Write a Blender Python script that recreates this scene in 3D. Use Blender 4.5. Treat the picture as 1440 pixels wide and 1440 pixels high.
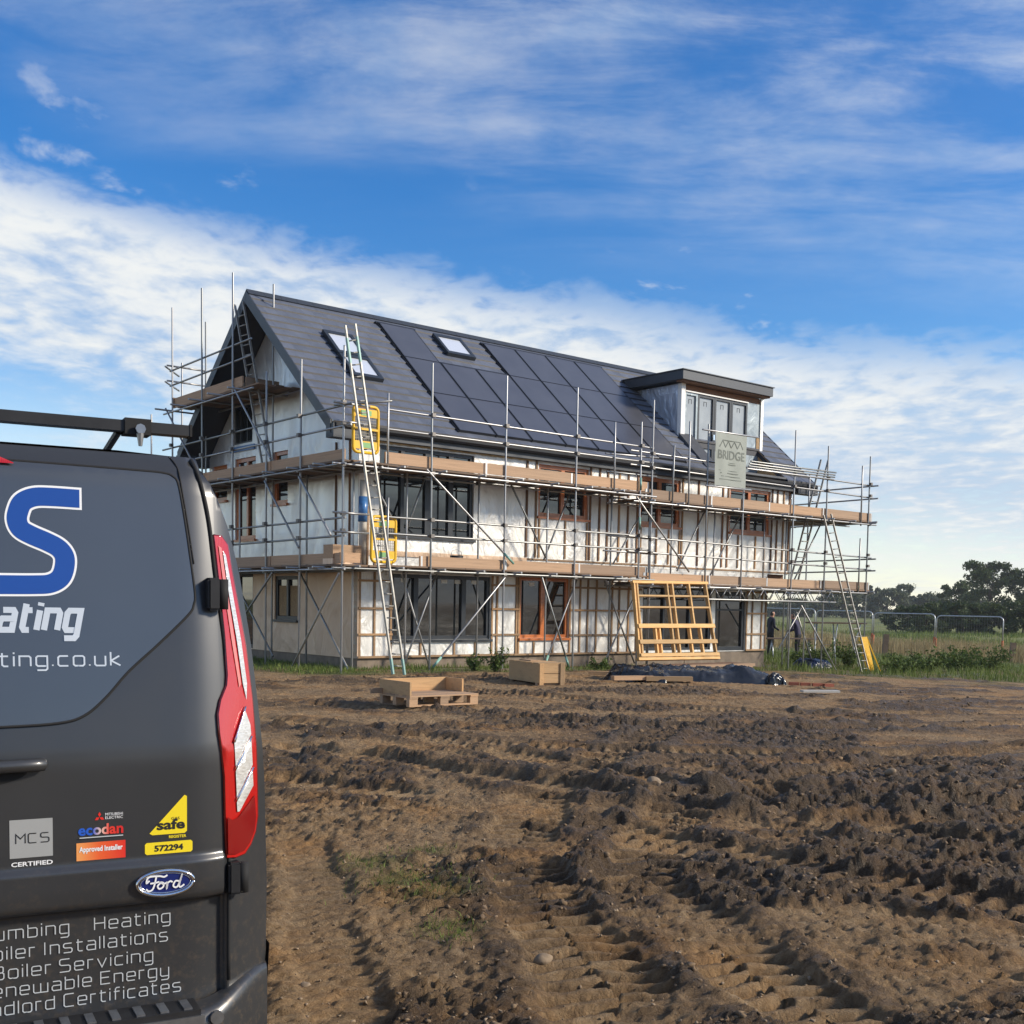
import bpy, bmesh, math, random
import numpy as np
from mathutils import Vector, Matrix, Euler
from mathutils.geometry import delaunay_2d_cdt

for o in list(bpy.data.objects):
    bpy.data.objects.remove(o)
SC = bpy.context.scene
COL = SC.collection
rnd = random.Random(7)
rng = np.random.default_rng(11)

# ------------------------------------------------------------------ camera
PITCH, ROLL, EYE, FPX = -0.0690, -0.0181, 1.56, 1614.56
cam_d = bpy.data.cameras.new("camera")
cam = bpy.data.objects.new("camera", cam_d)
COL.objects.link(cam)
Rx = Matrix.Rotation(PITCH, 3, 'X')
Ry = Matrix(((math.cos(ROLL), 0, math.sin(ROLL)), (0, 1, 0), (-math.sin(ROLL), 0, math.cos(ROLL))))
Rm = Rx @ Ry                      # columns: right, forward, up
right, fwd, up = Rm.col[0], Rm.col[1], Rm.col[2]
M = Matrix.Identity(4)
for i in range(3):
    M[i][0], M[i][1], M[i][2] = right[i], up[i], -fwd[i]
M[2][3] = EYE
cam.matrix_world = M
cam_d.sensor_fit = 'HORIZONTAL'
cam_d.sensor_width = 36.0
cam_d.lens = FPX / 1440 * 36.0
cam_d.shift_y = 240 / 1440
cam_d.clip_start = 0.05
cam_d.clip_end = 4000
SC.camera = cam

# ------------------------------------------------------------------ light and sky
SUN_AZ, SUN_EL = math.radians(97), math.radians(27)      # azimuth clockwise from +Y
sd = Vector((math.sin(SUN_AZ) * math.cos(SUN_EL), math.cos(SUN_AZ) * math.cos(SUN_EL), math.sin(SUN_EL)))
sun_d = bpy.data.lights.new("sun", 'SUN')
sun_d.energy = 2.9
sun_d.angle = math.radians(8.0)
sun_d.color = (1.0, 0.89, 0.74)
sun = bpy.data.objects.new("sun", sun_d)
COL.objects.link(sun)
sun.rotation_euler = sd.to_track_quat('Z', 'Y').to_euler()
sun.location = (30, 0, 30)

world = bpy.data.worlds.new("World")
SC.world = world
world.use_nodes = True
wn, wl = world.node_tree.nodes, world.node_tree.links
wn.clear()
def N(t, **k):
    n = wn.new(t)
    for a, b in k.items():
        setattr(n, a, b)
    return n
def math_n(op, a, b=None, c=None, clamp=False):
    n = N('ShaderNodeMath', operation=op, use_clamp=clamp)
    for i, v in enumerate((a, b, c)):
        if v is None: continue
        if isinstance(v, (int, float)): n.inputs[i].default_value = v
        else: wl.new(v, n.inputs[i])
    return n.outputs[0]
def sstep(v, lo, hi):
    n = N('ShaderNodeMapRange', interpolation_type='SMOOTHSTEP')
    wl.new(v, n.inputs[0])
    n.inputs[1].default_value = lo; n.inputs[2].default_value = hi
    return n.outputs[0]
sky = N('ShaderNodeTexSky', sky_type='NISHITA', sun_disc=False)
sky.sun_elevation = SUN_EL
sky.sun_rotation = SUN_AZ
sky.air_density = 1.0
sky.dust_density = 0.15
sky.ozone_density = 1.6
hs = N('ShaderNodeHueSaturation')
hs.inputs['Hue'].default_value = 0.512
hs.inputs['Value'].default_value = 0.94
wl.new(sky.outputs[0], hs.inputs['Color'])
tc = N('ShaderNodeTexCoord')
sep = N('ShaderNodeSeparateXYZ')
wl.new(tc.outputs['Generated'], sep.inputs[0])
dx, dy, dz = sep.outputs
wl.new(math_n('MULTIPLY_ADD', sstep(dz, 0.02, 0.22), 0.86, 0.62), hs.inputs['Saturation'])
den = math_n('ADD', math_n('MAXIMUM', dz, 0.0), 0.10)
comb = N('ShaderNodeCombineXYZ')
wl.new(math_n('DIVIDE', dx, den), comb.inputs[0])
wl.new(math_n('DIVIDE', dy, den), comb.inputs[1])
def noise(scale, detail, rough, dist=0.0, off=(0, 0, 0), sc=(1, 1, 1), rot=0.0):
    mp = N('ShaderNodeMapping')
    mp.inputs['Location'].default_value = off
    mp.inputs['Scale'].default_value = sc
    mp.inputs['Rotation'].default_value = (0, 0, rot)
    wl.new(comb.outputs[0], mp.inputs[0])
    n = N('ShaderNodeTexNoise')
    n.inputs['Scale'].default_value = scale
    n.inputs['Detail'].default_value = detail
    n.inputs['Roughness'].default_value = rough
    n.inputs['Distortion'].default_value = dist
    wl.new(mp.outputs[0], n.inputs['Vector'])
    return n.outputs[0]
big = noise(0.55, 5, 0.55, 0.4, (3.1, 1.7, 0))
fine = noise(2.6, 9, 0.60, 0.5, (0.4, 5.2, 0), (1.0, 0.6, 1), 0.5)
mott = noise(9.0, 6, 0.55, 0.25, (7, 2, 0), (1.0, 0.85, 1), 0.3)
wisp = noise(1.3, 9, 0.60, 0.5, (2.3, 8.2, 0), (0.55, 1.1, 1), 0.35)
wisp2 = noise(5.0, 9, 0.64, 0.35, (5.3, 1.2, 0), (0.5, 1.0, 1), 0.15)
t = math_n('ADD', dz, math_n('MULTIPLY', dx, 0.17))
def wob(a, k): return math_n('MULTIPLY', math_n('SUBTRACT', a, 0.5), k)
tn = math_n('ADD', math_n('ADD', math_n('ADD', t, wob(fine, 0.07)), wob(big, 0.08)), wob(mott, 0.06))
lowm = sstep(tn, 0.070, 0.150)
him = math_n('SUBTRACT', 1.0, sstep(tn, 0.230, 0.272))
bank = math_n('MULTIPLY', lowm, him)
tex = sstep(math_n('ADD', math_n('MULTIPLY', fine, 0.5), math_n('MULTIPLY', mott, 0.5)), 0.34, 0.54)
bank = math_n('MULTIPLY', bank, math_n('ADD', math_n('MULTIPLY', tex, 0.34), 0.64), clamp=True)
# soft high veil that thickens upwards, and small cloudlets in the gap
veil = sstep(math_n('ADD', math_n('MULTIPLY', wisp, 0.5), math_n('MULTIPLY', wisp2, 0.5)), 0.38, 0.62)
veil = math_n('MULTIPLY', math_n('ADD', math_n('MULTIPLY', veil, 0.56), 0.04), sstep(math_n('ADD', t, wob(wisp, 0.16)), 0.27, 0.46))
puff = math_n('MULTIPLY', sstep(math_n('ADD', math_n('MULTIPLY', mott, 0.4), math_n('MULTIPLY', fine, 0.6)), 0.56, 0.70), math_n('MULTIPLY', math_n('SUBTRACT', 1.0, sstep(t, 0.27, 0.36)), 0.6))
lowv = math_n('MULTIPLY', sstep(fine, 0.44, 0.70), math_n('MULTIPLY', math_n('SUBTRACT', 1.0, sstep(t, 0.10, 0.16)), 0.5))
cov = math_n('MAXIMUM', math_n('MAXIMUM', math_n('MAXIMUM', bank, veil), lowv), puff, clamp=True)
shade = sstep(math_n('ADD', math_n('MULTIPLY', mott, 0.35), math_n('ADD', math_n('MULTIPLY', fine, 0.35), math_n('MULTIPLY', big, 0.3))), 0.38, 0.60)
cmix = N('ShaderNodeMix', data_type='RGBA')
wl.new(shade, cmix.inputs['Factor'])
cmix.inputs['A'].default_value = (2.9, 3.65, 4.7, 1)
cmix.inputs['B'].default_value = (5.2, 5.3, 5.25, 1)
fin = N('ShaderNodeMix', data_type='RGBA')
wl.new(cov, fin.inputs['Factor'])
wl.new(hs.outputs[0], fin.inputs['A'])
wl.new(cmix.outputs['Result'], fin.inputs['B'])
bg = N('ShaderNodeBackground')
bg.inputs['Strength'].default_value = 0.10
wl.new(fin.outputs['Result'], bg.inputs['Color'])
wo = N('ShaderNodeOutputWorld')
wl.new(bg.outputs[0], wo.inputs['Surface'])

vs = SC.view_settings
vs.view_transform = 'Standard'
vs.look = 'None'
vs.exposure = 0.80
vs.gamma = 1.0
vs.use_curve_mapping = False
SC.render.engine = 'CYCLES'
SC.render.resolution_x = 1024
SC.render.resolution_y = 1024

# ------------------------------------------------------------------ materials
MATS = {}
class NT:
    """small helper round a material node tree"""
    def __init__(s, name):
        s.m = bpy.data.materials.new(name); s.m.use_nodes = True
        s.n, s.l = s.m.node_tree.nodes, s.m.node_tree.links
        s.b = s.n['Principled BSDF']; MATS[name] = s.m
    def add(s, t, **k):
        n = s.n.new(t)
        for a, b in k.items(): setattr(n, a, b)
        return n
    def put(s, sock, v):
        if isinstance(v, (int, float, tuple, list)): sock.default_value = v
        else: s.l.new(v, sock)
    def coord(s, scale=(1, 1, 1), kind='Object'):
        c = s.add('ShaderNodeTexCoord'); mp = s.add('ShaderNodeMapping')
        mp.inputs['Scale'].default_value = scale
        s.l.new(c.outputs[kind], mp.inputs[0]); return mp.outputs[0]
    def noise(s, scale, detail=4, rough=.55, vec=None, dist=0):
        n = s.add('ShaderNodeTexNoise')
        n.inputs['Scale'].default_value = scale; n.inputs['Detail'].default_value = detail
        n.inputs['Roughness'].default_value = rough; n.inputs['Distortion'].default_value = dist
        if vec is not None: s.l.new(vec, n.inputs['Vector'])
        return n.outputs[0]
    def ramp(s, f, stops):
        r = s.add('ShaderNodeValToRGB'); e = r.color_ramp.elements
        while len(e) < len(stops): e.new(0.5)
        for el, (p, c) in zip(e, stops):
            el.position = p; el.color = (*c, 1) if len(c) == 3 else c
        s.l.new(f, r.inputs[0]); return r.outputs[0]
    def mix(s, f, a, b, mode='MIX'):
        n = s.add('ShaderNodeMix', data_type='RGBA', blend_type=mode)
        s.put(n.inputs['Factor'], f)
        s.put(n.inputs['A'], (*a, 1) if isinstance(a, tuple) and len(a) == 3 else a)
        s.put(n.inputs['B'], (*b, 1) if isinstance(b, tuple) and len(b) == 3 else b)
        return n.outputs['Result']
    def bump(s, h, strength=.3, dist=.02):
        b = s.add('ShaderNodeBump'); b.inputs['Strength'].default_value = strength
        b.inputs['Distance'].default_value = dist
        s.l.new(h, b.inputs['Height']); s.l.new(b.outputs[0], s.b.inputs['Normal'])
    def set(s, col=None, rough=.6, metal=0., spec=None, coat=None):
        if col is not None: s.put(s.b.inputs['Base Color'], (*col, 1) if isinstance(col, tuple) and len(col) == 3 else col)
        s.put(s.b.inputs['Roughness'], rough); s.put(s.b.inputs['Metallic'], metal)
        if spec is not None: s.put(s.b.inputs['Specular IOR Level'], spec)
        if coat is not None:
            s.b.inputs['Coat Weight'].default_value = coat; s.b.inputs['Coat Roughness'].default_value = .08
        return s
    def rand(s):
        return s.add('ShaderNodeObjectInfo').outputs['Random']

def simple(name, col, rough=.6, metal=0., spec=None, coat=None, var=.0, nscale=6., bump=0.):
    t = NT(name)
    if var:
        n = t.noise(nscale, 5, .6, t.coord())
        c = t.ramp(n, [(.25, tuple(x * (1 - var) for x in col)), (.75, tuple(min(1, x * (1 + var)) for x in col))])
    else: c = col
    t.set(c, rough, metal, spec, coat)
    if bump:
        t.bump(t.noise(nscale * 3, 4, .6, t.coord()), bump, .01)
    return t.m

# galvanised tube with age streaks
t = NT('tube')
r = t.rand()
n = t.noise(9, 5, .65, t.coord((30, 30, 1)))
base = t.ramp(r, [(0, (.30, .31, .31)), (.5, (.42, .43, .44)), (1, (.24, .26, .26))])
c = t.mix(t.ramp(n, [(.45, (0, 0, 0)), (.75, (1, 1, 1))]), base, (.20, .17, .145))
t.set(c, .42, .75)
# green painted tube ends
simple('green_paint', (.22, .42, .36), .55, 0, var=.15)
simple('coupler', (.16, .15, .14), .5, .7, var=.3, nscale=30)
# timber families
def timber(name, lo, hi, grain=(1, 22, 22), rough=.78, kn=.0):
    t = NT(name)
    v = t.coord(grain)
    n = t.noise(2.2, 6, .62, v, .6)
    c = t.ramp(n, [(.28, lo), (.72, hi)])
    j = t.ramp(t.rand(), [(0, (.62, .63, .66)), (.35, (.85, .84, .83)), (.65, (1, .97, .93)), (1, (1.22, 1.10, .96))])
    c = t.mix(1.0, c, j, 'MULTIPLY')
    d = t.noise(1.3, 5, .6, t.coord((1.2, 3, 3)))
    c = t.mix(t.ramp(d, [(.52, (0, 0, 0)), (.8, (.55, .55, .55))]), c, tuple(x * .45 for x in lo))
    t.set(c, rough); t.bump(n, .25, .006)
    return t.m
timber('scaffold_board', (.30, .20, .125), (.54, .375, .25))
timber('deck_board', (.13, .09, .06), (.25, .17, .115))
timber('batten', (.27, .165, .085), (.50, .33, .185))
timber('batten_dark', (.15, .085, .045), (.28, .16, .09))
timber('new_timber', (.58, .34, .12), (.80, .53, .24))
timber('pallet_wood', (.33, .215, .125), (.56, .38, .24))
timber('crate_wood', (.36, .225, .11), (.60, .40, .21))
timber('osb', (.34, .20, .09), (.62, .42, .21), (6, 9, 9))
timber('brown_board', (.16, .08, .045), (.28, .15, .085))
# stained orange joinery
t = NT('stain'); n = t.noise(3, 5, .6, t.coord((2, 2, 14)))
t.set(t.ramp(n, [(.3, (.40, .10, .018)), (.7, (.56, .17, .035))]), .38); t.b.inputs['Coat Weight'].default_value = .3
simple('anthracite', (.022, .028, .036), .38, .1)
simple('black_frame', (.022, .023, .027), .35, .2)
simple('fascia', (.045, .052, .062), .45, .25, var=.1, nscale=3)
simple('soffit', (.030, .034, .044), .6)
simple('gutter', (.014, .015, .018), .35)
simple('lead', (.085, .09, .10), .5, .4, var=.2)
simple('plinth', (.20, .16, .12), .9, var=.3, nscale=5, bump=.3)
simple('white_label', (.78, .78, .76), .5)
simple('insulation', (.52, .40, .22), .95, var=.35, nscale=12, bump=.8)
simple('blue_wrap', (.05, .16, .38), .3, var=.3, nscale=14)
# glass
t = NT('glass'); n = t.noise(.7, 2, .5, t.coord())
t.set((.010, .013, .015), .03, 0, .9); t.bump(n, .02, .05)
t = NT('cloud_glass'); n = t.noise(2, 4, .6, t.coord())
t.set(t.ramp(n, [(.3, (.30, .33, .35)), (.7, (.40, .43, .44))]), .12, 0, .6)  # pale grey paints the reflected cloud into the dormer panes
t = NT('roof_glass'); t.set((.80, .84, .88), .30, .45)  # pale base colour paints in the sky reflected by the rooflights
# foil membrane (aluminium faced), creased
def foil(name, col, metal, rough, amp, sc):
    t = NT(name)
    v = t.coord((1, 1, .55))
    w = t.noise(sc, 3, .45, v, 1.6)
    f = t.noise(sc * 4, 4, .55, t.coord((1, 1, .3)), .8)
    g = t.add('ShaderNodeMath', operation='MULTIPLY_ADD'); t.l.new(f, g.inputs[0]); g.inputs[1].default_value = .22; t.l.new(w, g.inputs[2])
    dirt = t.noise(.8, 5, .6, t.coord((1, 1, .5)))
    c = t.mix(t.ramp(dirt, [(.4, (0, 0, 0)), (.8, (.5, .5, .5))]), col, tuple(x * .8 for x in col))
    t.set(c, t.ramp(w, [(.2, (rough - .08,) * 3), (.8, (rough + .12,) * 3)]), metal)
    t.bump(g.outputs[0], amp, .09)
foil('foil_front', (.72, .71, .67), .40, .42, .45, 2.4)
foil('foil_gable', (.68, .68, .68), .6, .38, .40, 1.6)
foil('foil_low', (.68, .49, .335), .1, .45, .8, 1.5)  # silver foil, the brown it reflects from the mud put into its colour
foil('foil_dormer', (.60, .64, .70), .7, .32, .40, 2.6)
foil('foil_blue', (.26, .31, .34), .3, .4, .3, 2.0)
# roof covering
t = NT('roof_tile')
ca = t.add('ShaderNodeVertexColor'); ca.layer_name = 'Col'
n = t.noise(3, 5, .6, t.coord())
c = t.mix(1.0, ca.outputs['Color'], t.ramp(n, [(.3, (.85, .85, .85)), (.7, (1.15, 1.13, 1.1))]), 'MULTIPLY')
t.set(c, .52, 0, .5); t.bump(t.noise(40, 3, .6, t.coord()), .12, .004)
t = NT('pv_glass'); n = t.noise(1.5, 3, .5, t.coord())
t.set(t.ramp(n, [(.3, (.085, .088, .105)), (.7, (.105, .108, .125))]), .32, .35, 1.0)
# van
t = NT('van_paint')
fl = t.noise(900, 1, .5, t.coord())
d = t.noise(2.2, 6, .6, t.coord()); 
c = t.mix(t.ramp(d, [(.45, (0, 0, 0)), (.85, (.35, .35, .35))]), (.055, .057, .060), (.072, .070, .065))
sp_ = t.noise(38, 6, .75, t.coord()); spx = t.add('ShaderNodeSeparateXYZ'); t.l.new(t.coord(), spx.inputs[0])
lo_ = t.add('ShaderNodeMapRange'); t.l.new(spx.outputs[2], lo_.inputs[0]); lo_.inputs[1].default_value = .95; lo_.inputs[2].default_value = .25; lo_.inputs[3].default_value = 0; lo_.inputs[4].default_value = .55
spk = t.add('ShaderNodeMath', operation='MULTIPLY'); t.l.new(t.ramp(sp_, [(.50, (0, 0, 0)), (.72, (1, 1, 1))]), spk.inputs[0]); t.l.new(lo_.outputs[0], spk.inputs[1])
c = t.mix(spk.outputs[0], c, (.20, .15, .10))
t.set(c, t.ramp(d, [(.3, (.30,) * 3), (.8, (.42,) * 3)]), .45); t.b.inputs['Coat Weight'].default_value = .35; t.b.inputs['Coat Roughness'].default_value = .12
t.bump(fl, .02, .001)
t = NT('van_wrap'); d = t.noise(1.2, 4, .5, t.coord())
t.set(t.ramp(d, [(.3, (.098, .106, .113)), (.7, (.118, .127, .133))]), .24, .55); t.b.inputs['Coat Weight'].default_value = .5; t.b.inputs['Coat Roughness'].default_value = .1  # lighter than the body, sky reflection put into the wrap colour
simple('black_plastic', (.014, .014, .015), .5, var=.3, nscale=20)
simple('rubber', (.010, .010, .010), .8)
simple('tyre', (.018, .016, .014), .85, var=.3, nscale=20, bump=.4)
simple('rim', (.30, .30, .31), .35, .8)
simple('chrome', (.75, .76, .78), .12, 1.0)
simple('steel_step', (.32, .33, .34), .35, .85, var=.2, nscale=30)
simple('van_glass', (.012, .014, .016), .05, 0, .9)
t = NT('lamp_red'); n = t.add('ShaderNodeTexWave'); n.bands_direction = 'X' if hasattr(n, 'bands_direction') else n.bands_direction
n.inputs['Scale'].default_value = 60; t.l.new(t.coord(), n.inputs['Vector'])
t.set((.50, .012, .010), .12, .15, .8, .8); t.bump(n.outputs[1], .15, .002)
simple('lamp_dark', (.22, .008, .008), .12, .1, .7, .8)
t = NT('lamp_clear'); n = t.noise(60, 3, .6, t.coord((1, 1, 3)))
t.set(t.ramp(n, [(.3, (.55, .53, .48)), (.7, (.88, .87, .84))]), .14, .35, .7, .8); t.bump(n, .4, .004)
simple('lamp_pink', (.72, .20, .16), .14, .2, .7, .8)
simple('text_silver', (.62, .66, .68), .35, .3)
simple('text_white', (.80, .81, .81), .4)
simple('text_blue', (.012, .065, .30), .3)
simple('text_black', (.015, .015, .015), .5)
simple('sticker_grey', (.42, .43, .42), .4, .3)
simple('sticker_yellow', (.85, .66, .02), .4)
simple('sticker_red', (.72, .03, .02), .35)
simple('badge_blue', (.012, .022, .13), .25)
t = NT('sticker_grad'); g = t.coord(kind='Generated'); sx = t.add('ShaderNodeSeparateXYZ'); t.l.new(g, sx.inputs[0])
t.set(t.ramp(sx.outputs[0], [(0, (.80, .34, .10)), (.45, (.76, .12, .03)), (1, (.68, .03, .02))]), .4)
t = NT('ecodan_grad'); g = t.coord(kind='Generated'); sx = t.add('ShaderNodeSeparateXYZ'); t.l.new(g, sx.inputs[0])
t.set(t.ramp(sx.outputs[0], [(0, (.02, .10, .50)), (.32, (.02, .10, .50)), (.5, (.72, .50, .42)), (.68, (.70, .05, .03)), (1, (.60, .02, .02))]), .4)
# site
simple('yellow_plastic', (.78, .46, .015), .45, var=.12)
simple('green_print', (.20, .42, .16), .5)
simple('fence_wire', (.16, .17, .17), .6, .3)
simple('mesh_wire', (.22, .20, .15), .5, .4)
simple('ladder_alu', (.33, .32, .29), .5, .4, var=.3, nscale=8)
simple('ladder_green', (.20, .36, .33), .5, .1, var=.2)
simple('banner', (.27, .30, .265), .6, var=.08, nscale=3)
simple('banner_print', (.11, .13, .11), .6)
simple('tarp', (.010, .011, .013), .18, 0, .6, var=.3, nscale=4)
simple('tarp_grey', (.026, .028, .032), .2, 0, .6, var=.3, nscale=4)
simple('blue_tarp', (.008, .016, .05), .3, var=.3)
simple('brick_red', (.33, .10, .055), .85, var=.3, nscale=20, bump=.4)
simple('galv', (.50, .52, .53), .42, .8, var=.15)
simple('block', (.30, .29, .27), .9, var=.2, nscale=12, bump=.4)
simple('fence_orange', (.48, .12, .05), .6)
simple('stone', (.26, .19, .12), .85, var=.35, nscale=9, bump=.5)
simple('navy_cloth', (.012, .014, .030), .85, var=.2)
simple('purple_cloth', (.022, .020, .055), .8, var=.2)
simple('dark_trousers', (.012, .012, .015), .85)
simple('skin', (.42, .22, .14), .55)
simple('hair', (.03, .02, .014), .7)
simple('boots', (.03, .02, .012), .8)
simple('membrane_white', (.50, .48, .43), .5, var=.15)

# ------------------------------------------------------------------ mesh helpers
def mesh_obj(name, verts, faces, mat, parent=None, smooth=False):
    me = bpy.data.meshes.new(name)
    me.from_pydata([tuple(v) for v in verts], [], faces)
    if mat: me.materials.append(MATS[mat] if isinstance(mat, str) else mat)
    if smooth:
        me.polygons.foreach_set('use_smooth', [True] * len(me.polygons))
    me.update()
    o = bpy.data.objects.new(name, me); COL.objects.link(o)
    if parent: o.parent = parent
    return o
def np_obj(name, V, F, mat, parent=None, smooth=False):
    """V (n,3), F (m,k) arrays"""
    me = bpy.data.meshes.new(name)
    n, (m, k) = len(V), F.shape
    me.vertices.add(n); me.vertices.foreach_set('co', np.ascontiguousarray(V, np.float32).ravel())
    me.loops.add(m * k); me.loops.foreach_set('vertex_index', np.ascontiguousarray(F, np.int32).ravel())
    me.polygons.add(m); me.polygons.foreach_set('loop_start', np.arange(0, m * k, k, dtype=np.int32))
    if smooth: me.polygons.foreach_set('use_smooth', np.ones(m, bool))
    me.update(calc_edges=True)
    if mat: me.materials.append(MATS[mat] if isinstance(mat, str) else mat)
    o = bpy.data.objects.new(name, me); COL.objects.link(o)
    if parent: o.parent = parent
    return o
def empty(name, loc=(0, 0, 0), rz=0, label=None, cat=None, group=None):
    o = bpy.data.objects.new(name, None); COL.objects.link(o)
    o.location = loc; o.rotation_euler = (0, 0, rz); o.empty_display_size = .2
    tag(o, label, cat, group); return o
def tag(o, label=None, cat=None, group=None, kind=None):
    if label: o['label'] = label
    if cat: o['category'] = cat
    if group: o['group'] = group
    if kind: o['kind'] = kind
    return o
class MB:
    def __init__(s): s.v, s.f = [], []
    def add(s, vs_, fs_):
        b = len(s.v); s.v += [tuple(x) for x in vs_]; s.f += [tuple(i + b for i in f) for f in fs_]; return s
    def box(s, x0, x1, y0, y1, z0, z1):
        v = [(x, y, z) for z in (z0, z1) for y in (y0, y1) for x in (x0, x1)]
        return s.add(v, [(0, 2, 3, 1), (4, 5, 7, 6), (0, 1, 5, 4), (2, 6, 7, 3), (0, 4, 6, 2), (1, 3, 7, 5)])
    def bar(s, a, b, w, h, upv=(0, 0, 1)):
        a, b = Vector(a), Vector(b); d = (b - a).normalized(); u = Vector(upv)
        if abs(d.dot(u)) > .98: u = Vector((0, 1, 0))
        x = d.cross(u).normalized() * (w / 2); y = x.cross(d).normalized() * (h / 2)
        v = [p + sx * x + sy * y for p in (a, b) for sx, sy in ((-1, -1), (1, -1), (1, 1), (-1, 1))]
        return s.add(v, [(0, 3, 2, 1), (4, 5, 6, 7), (0, 1, 5, 4), (1, 2, 6, 5), (2, 3, 7, 6), (3, 0, 4, 7)])
    def tube(s, a, b, r, seg=8, r2=None):
        a, b = Vector(a), Vector(b); d = (b - a).normalized(); u = Vector((0, 0, 1)) if abs(d.z) < .9 else Vector((1, 0, 0))
        x = d.cross(u).normalized(); y = d.cross(x); r2 = r if r2 is None else r2
        v = []
        for p, rr in ((a, r), (b, r2)):
            for i in range(seg):
                g = 2 * math.pi * i / seg; v.append(p + x * math.cos(g) * rr + y * math.sin(g) * rr)
        f = [(i, (i + 1) % seg, seg + (i + 1) % seg, seg + i) for i in range(seg)]
        f += [tuple(range(seg - 1, -1, -1)), tuple(range(seg, 2 * seg))]
        return s.add(v, f)
    def path(s, pts, r, seg=6):
        """one tube along a polyline, joints mitred, ends capped"""
        P = [Vector(p) for p in pts]; n = len(P); vs_ = []
        pu = None
        for i, p in enumerate(P):
            d = (P[min(i + 1, n - 1)] - P[max(i - 1, 0)]).normalized()
            u = pu if pu else (Vector((0, 0, 1)) if abs(d.z) < .9 else Vector((1, 0, 0)))
            x = d.cross(u).normalized(); y = x.cross(d).normalized(); pu = y
            rr = r[i] if isinstance(r, (list, tuple)) else r
            for k in range(seg):
                g = 2 * math.pi * k / seg; vs_.append(p + x * math.cos(g) * rr + y * math.sin(g) * rr)
        f = []
        for i in range(n - 1):
            for k in range(seg):
                a, b = i * seg + k, i * seg + (k + 1) % seg
                f.append((a, b, b + seg, a + seg))
        f += [tuple(range(seg - 1, -1, -1)), tuple(range((n - 1) * seg, n * seg))]
        return s.add(vs_, f)
    def prism(s, poly, axis, a, b):
        """poly of 2-D points extruded along axis ('x','y','z') from a to b"""
        def P(p, t): return {'x': (t, p[0], p[1]), 'y': (p[0], t, p[1]), 'z': (p[0], p[1], t)}[axis]
        n = len(poly)
        v = [P(p, a) for p in poly] + [P(p, b) for p in poly]
        f = [tuple(range(n - 1, -1, -1)), tuple(range(n, 2 * n))] + [(i, (i + 1) % n, n + (i + 1) % n, n + i) for i in range(n)]
        return s.add(v, f)
    def build(s, name, mat, parent=None, smooth=False):
        o = mesh_obj(name, s.v, s.f, mat, parent, smooth)
        bm = bmesh.new(); bm.from_mesh(o.data); bmesh.ops.recalc_face_normals(bm, faces=bm.faces); bm.to_mesh(o.data); bm.free()
        return o
# shared pieces -----------------------------------------------------
def _shared(name, build, mat):
    o = build.build(name, mat); me = o.data; bpy.data.objects.remove(o); return me
TUBE_R = .0242
_tube_mesh = {}
def tube_obj(name, a, b, parent, mat='tube', r=TUBE_R, seg=10):
    key = (mat, r, seg)
    if key not in _tube_mesh:
        me = _shared('tube', MB().tube((0, 0, 0), (0, 0, 1), r, seg), mat)
        for p in me.polygons: p.use_smooth = len(p.vertices) == 4
        _tube_mesh[key] = me
    o = bpy.data.objects.new(name, _tube_mesh[key]); COL.objects.link(o); o.parent = parent
    a, b = Vector(a), Vector(b); d = b - a
    q = d.normalized().to_track_quat('Z', 'Y')
    o.matrix_local = Matrix.LocRotScale(a, q, Vector((1, 1, d.length)))
    return o
_box_mesh = {}
def _bevbox(mat):
    """unit board with slightly eased edges"""
    if mat not in _box_mesh:
        _box_mesh[mat] = _shared('board', MB().box(-.5, .5, -.5, .5, -.5, .5), mat)
    return _box_mesh[mat]
def board_obj(name, c, size, parent, mat, rot=(0, 0, 0)):
    o = bpy.data.objects.new(name, _bevbox(mat)); COL.objects.link(o); o.parent = parent
    o.matrix_local = Matrix.LocRotScale(Vector(c), Euler(rot), Vector(size))
    return o
def copy_tree(o, parent=None):
    c = o.copy(); COL.objects.link(c); c.parent = parent
    for ch in o.children: copy_tree(ch, c)
    return c
def text_mesh(s, size=1.0, shear=0., offset=0., align='LEFT', space=1.0):
    """(verts 2-D, faces) of a line of lettering in the built-in font"""
    cu = bpy.data.curves.new('lettering', 'FONT')
    cu.body = s; cu.size = size; cu.shear = shear; cu.offset = offset; cu.align_x = align; cu.space_character = space
    cu.resolution_u = 3; cu.fill_mode = 'FRONT'
    ob = bpy.data.objects.new('lettering', cu); COL.objects.link(ob)
    dg = bpy.context.evaluated_depsgraph_get()
    me = bpy.data.meshes.new_from_object(ob.evaluated_get(dg))
    v = [(p.co.x, p.co.y) for p in me.vertices]; f = [tuple(p.vertices) for p in me.polygons]
    bpy.data.objects.remove(ob); bpy.data.curves.remove(cu); bpy.data.meshes.remove(me)
    return v, f
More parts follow.
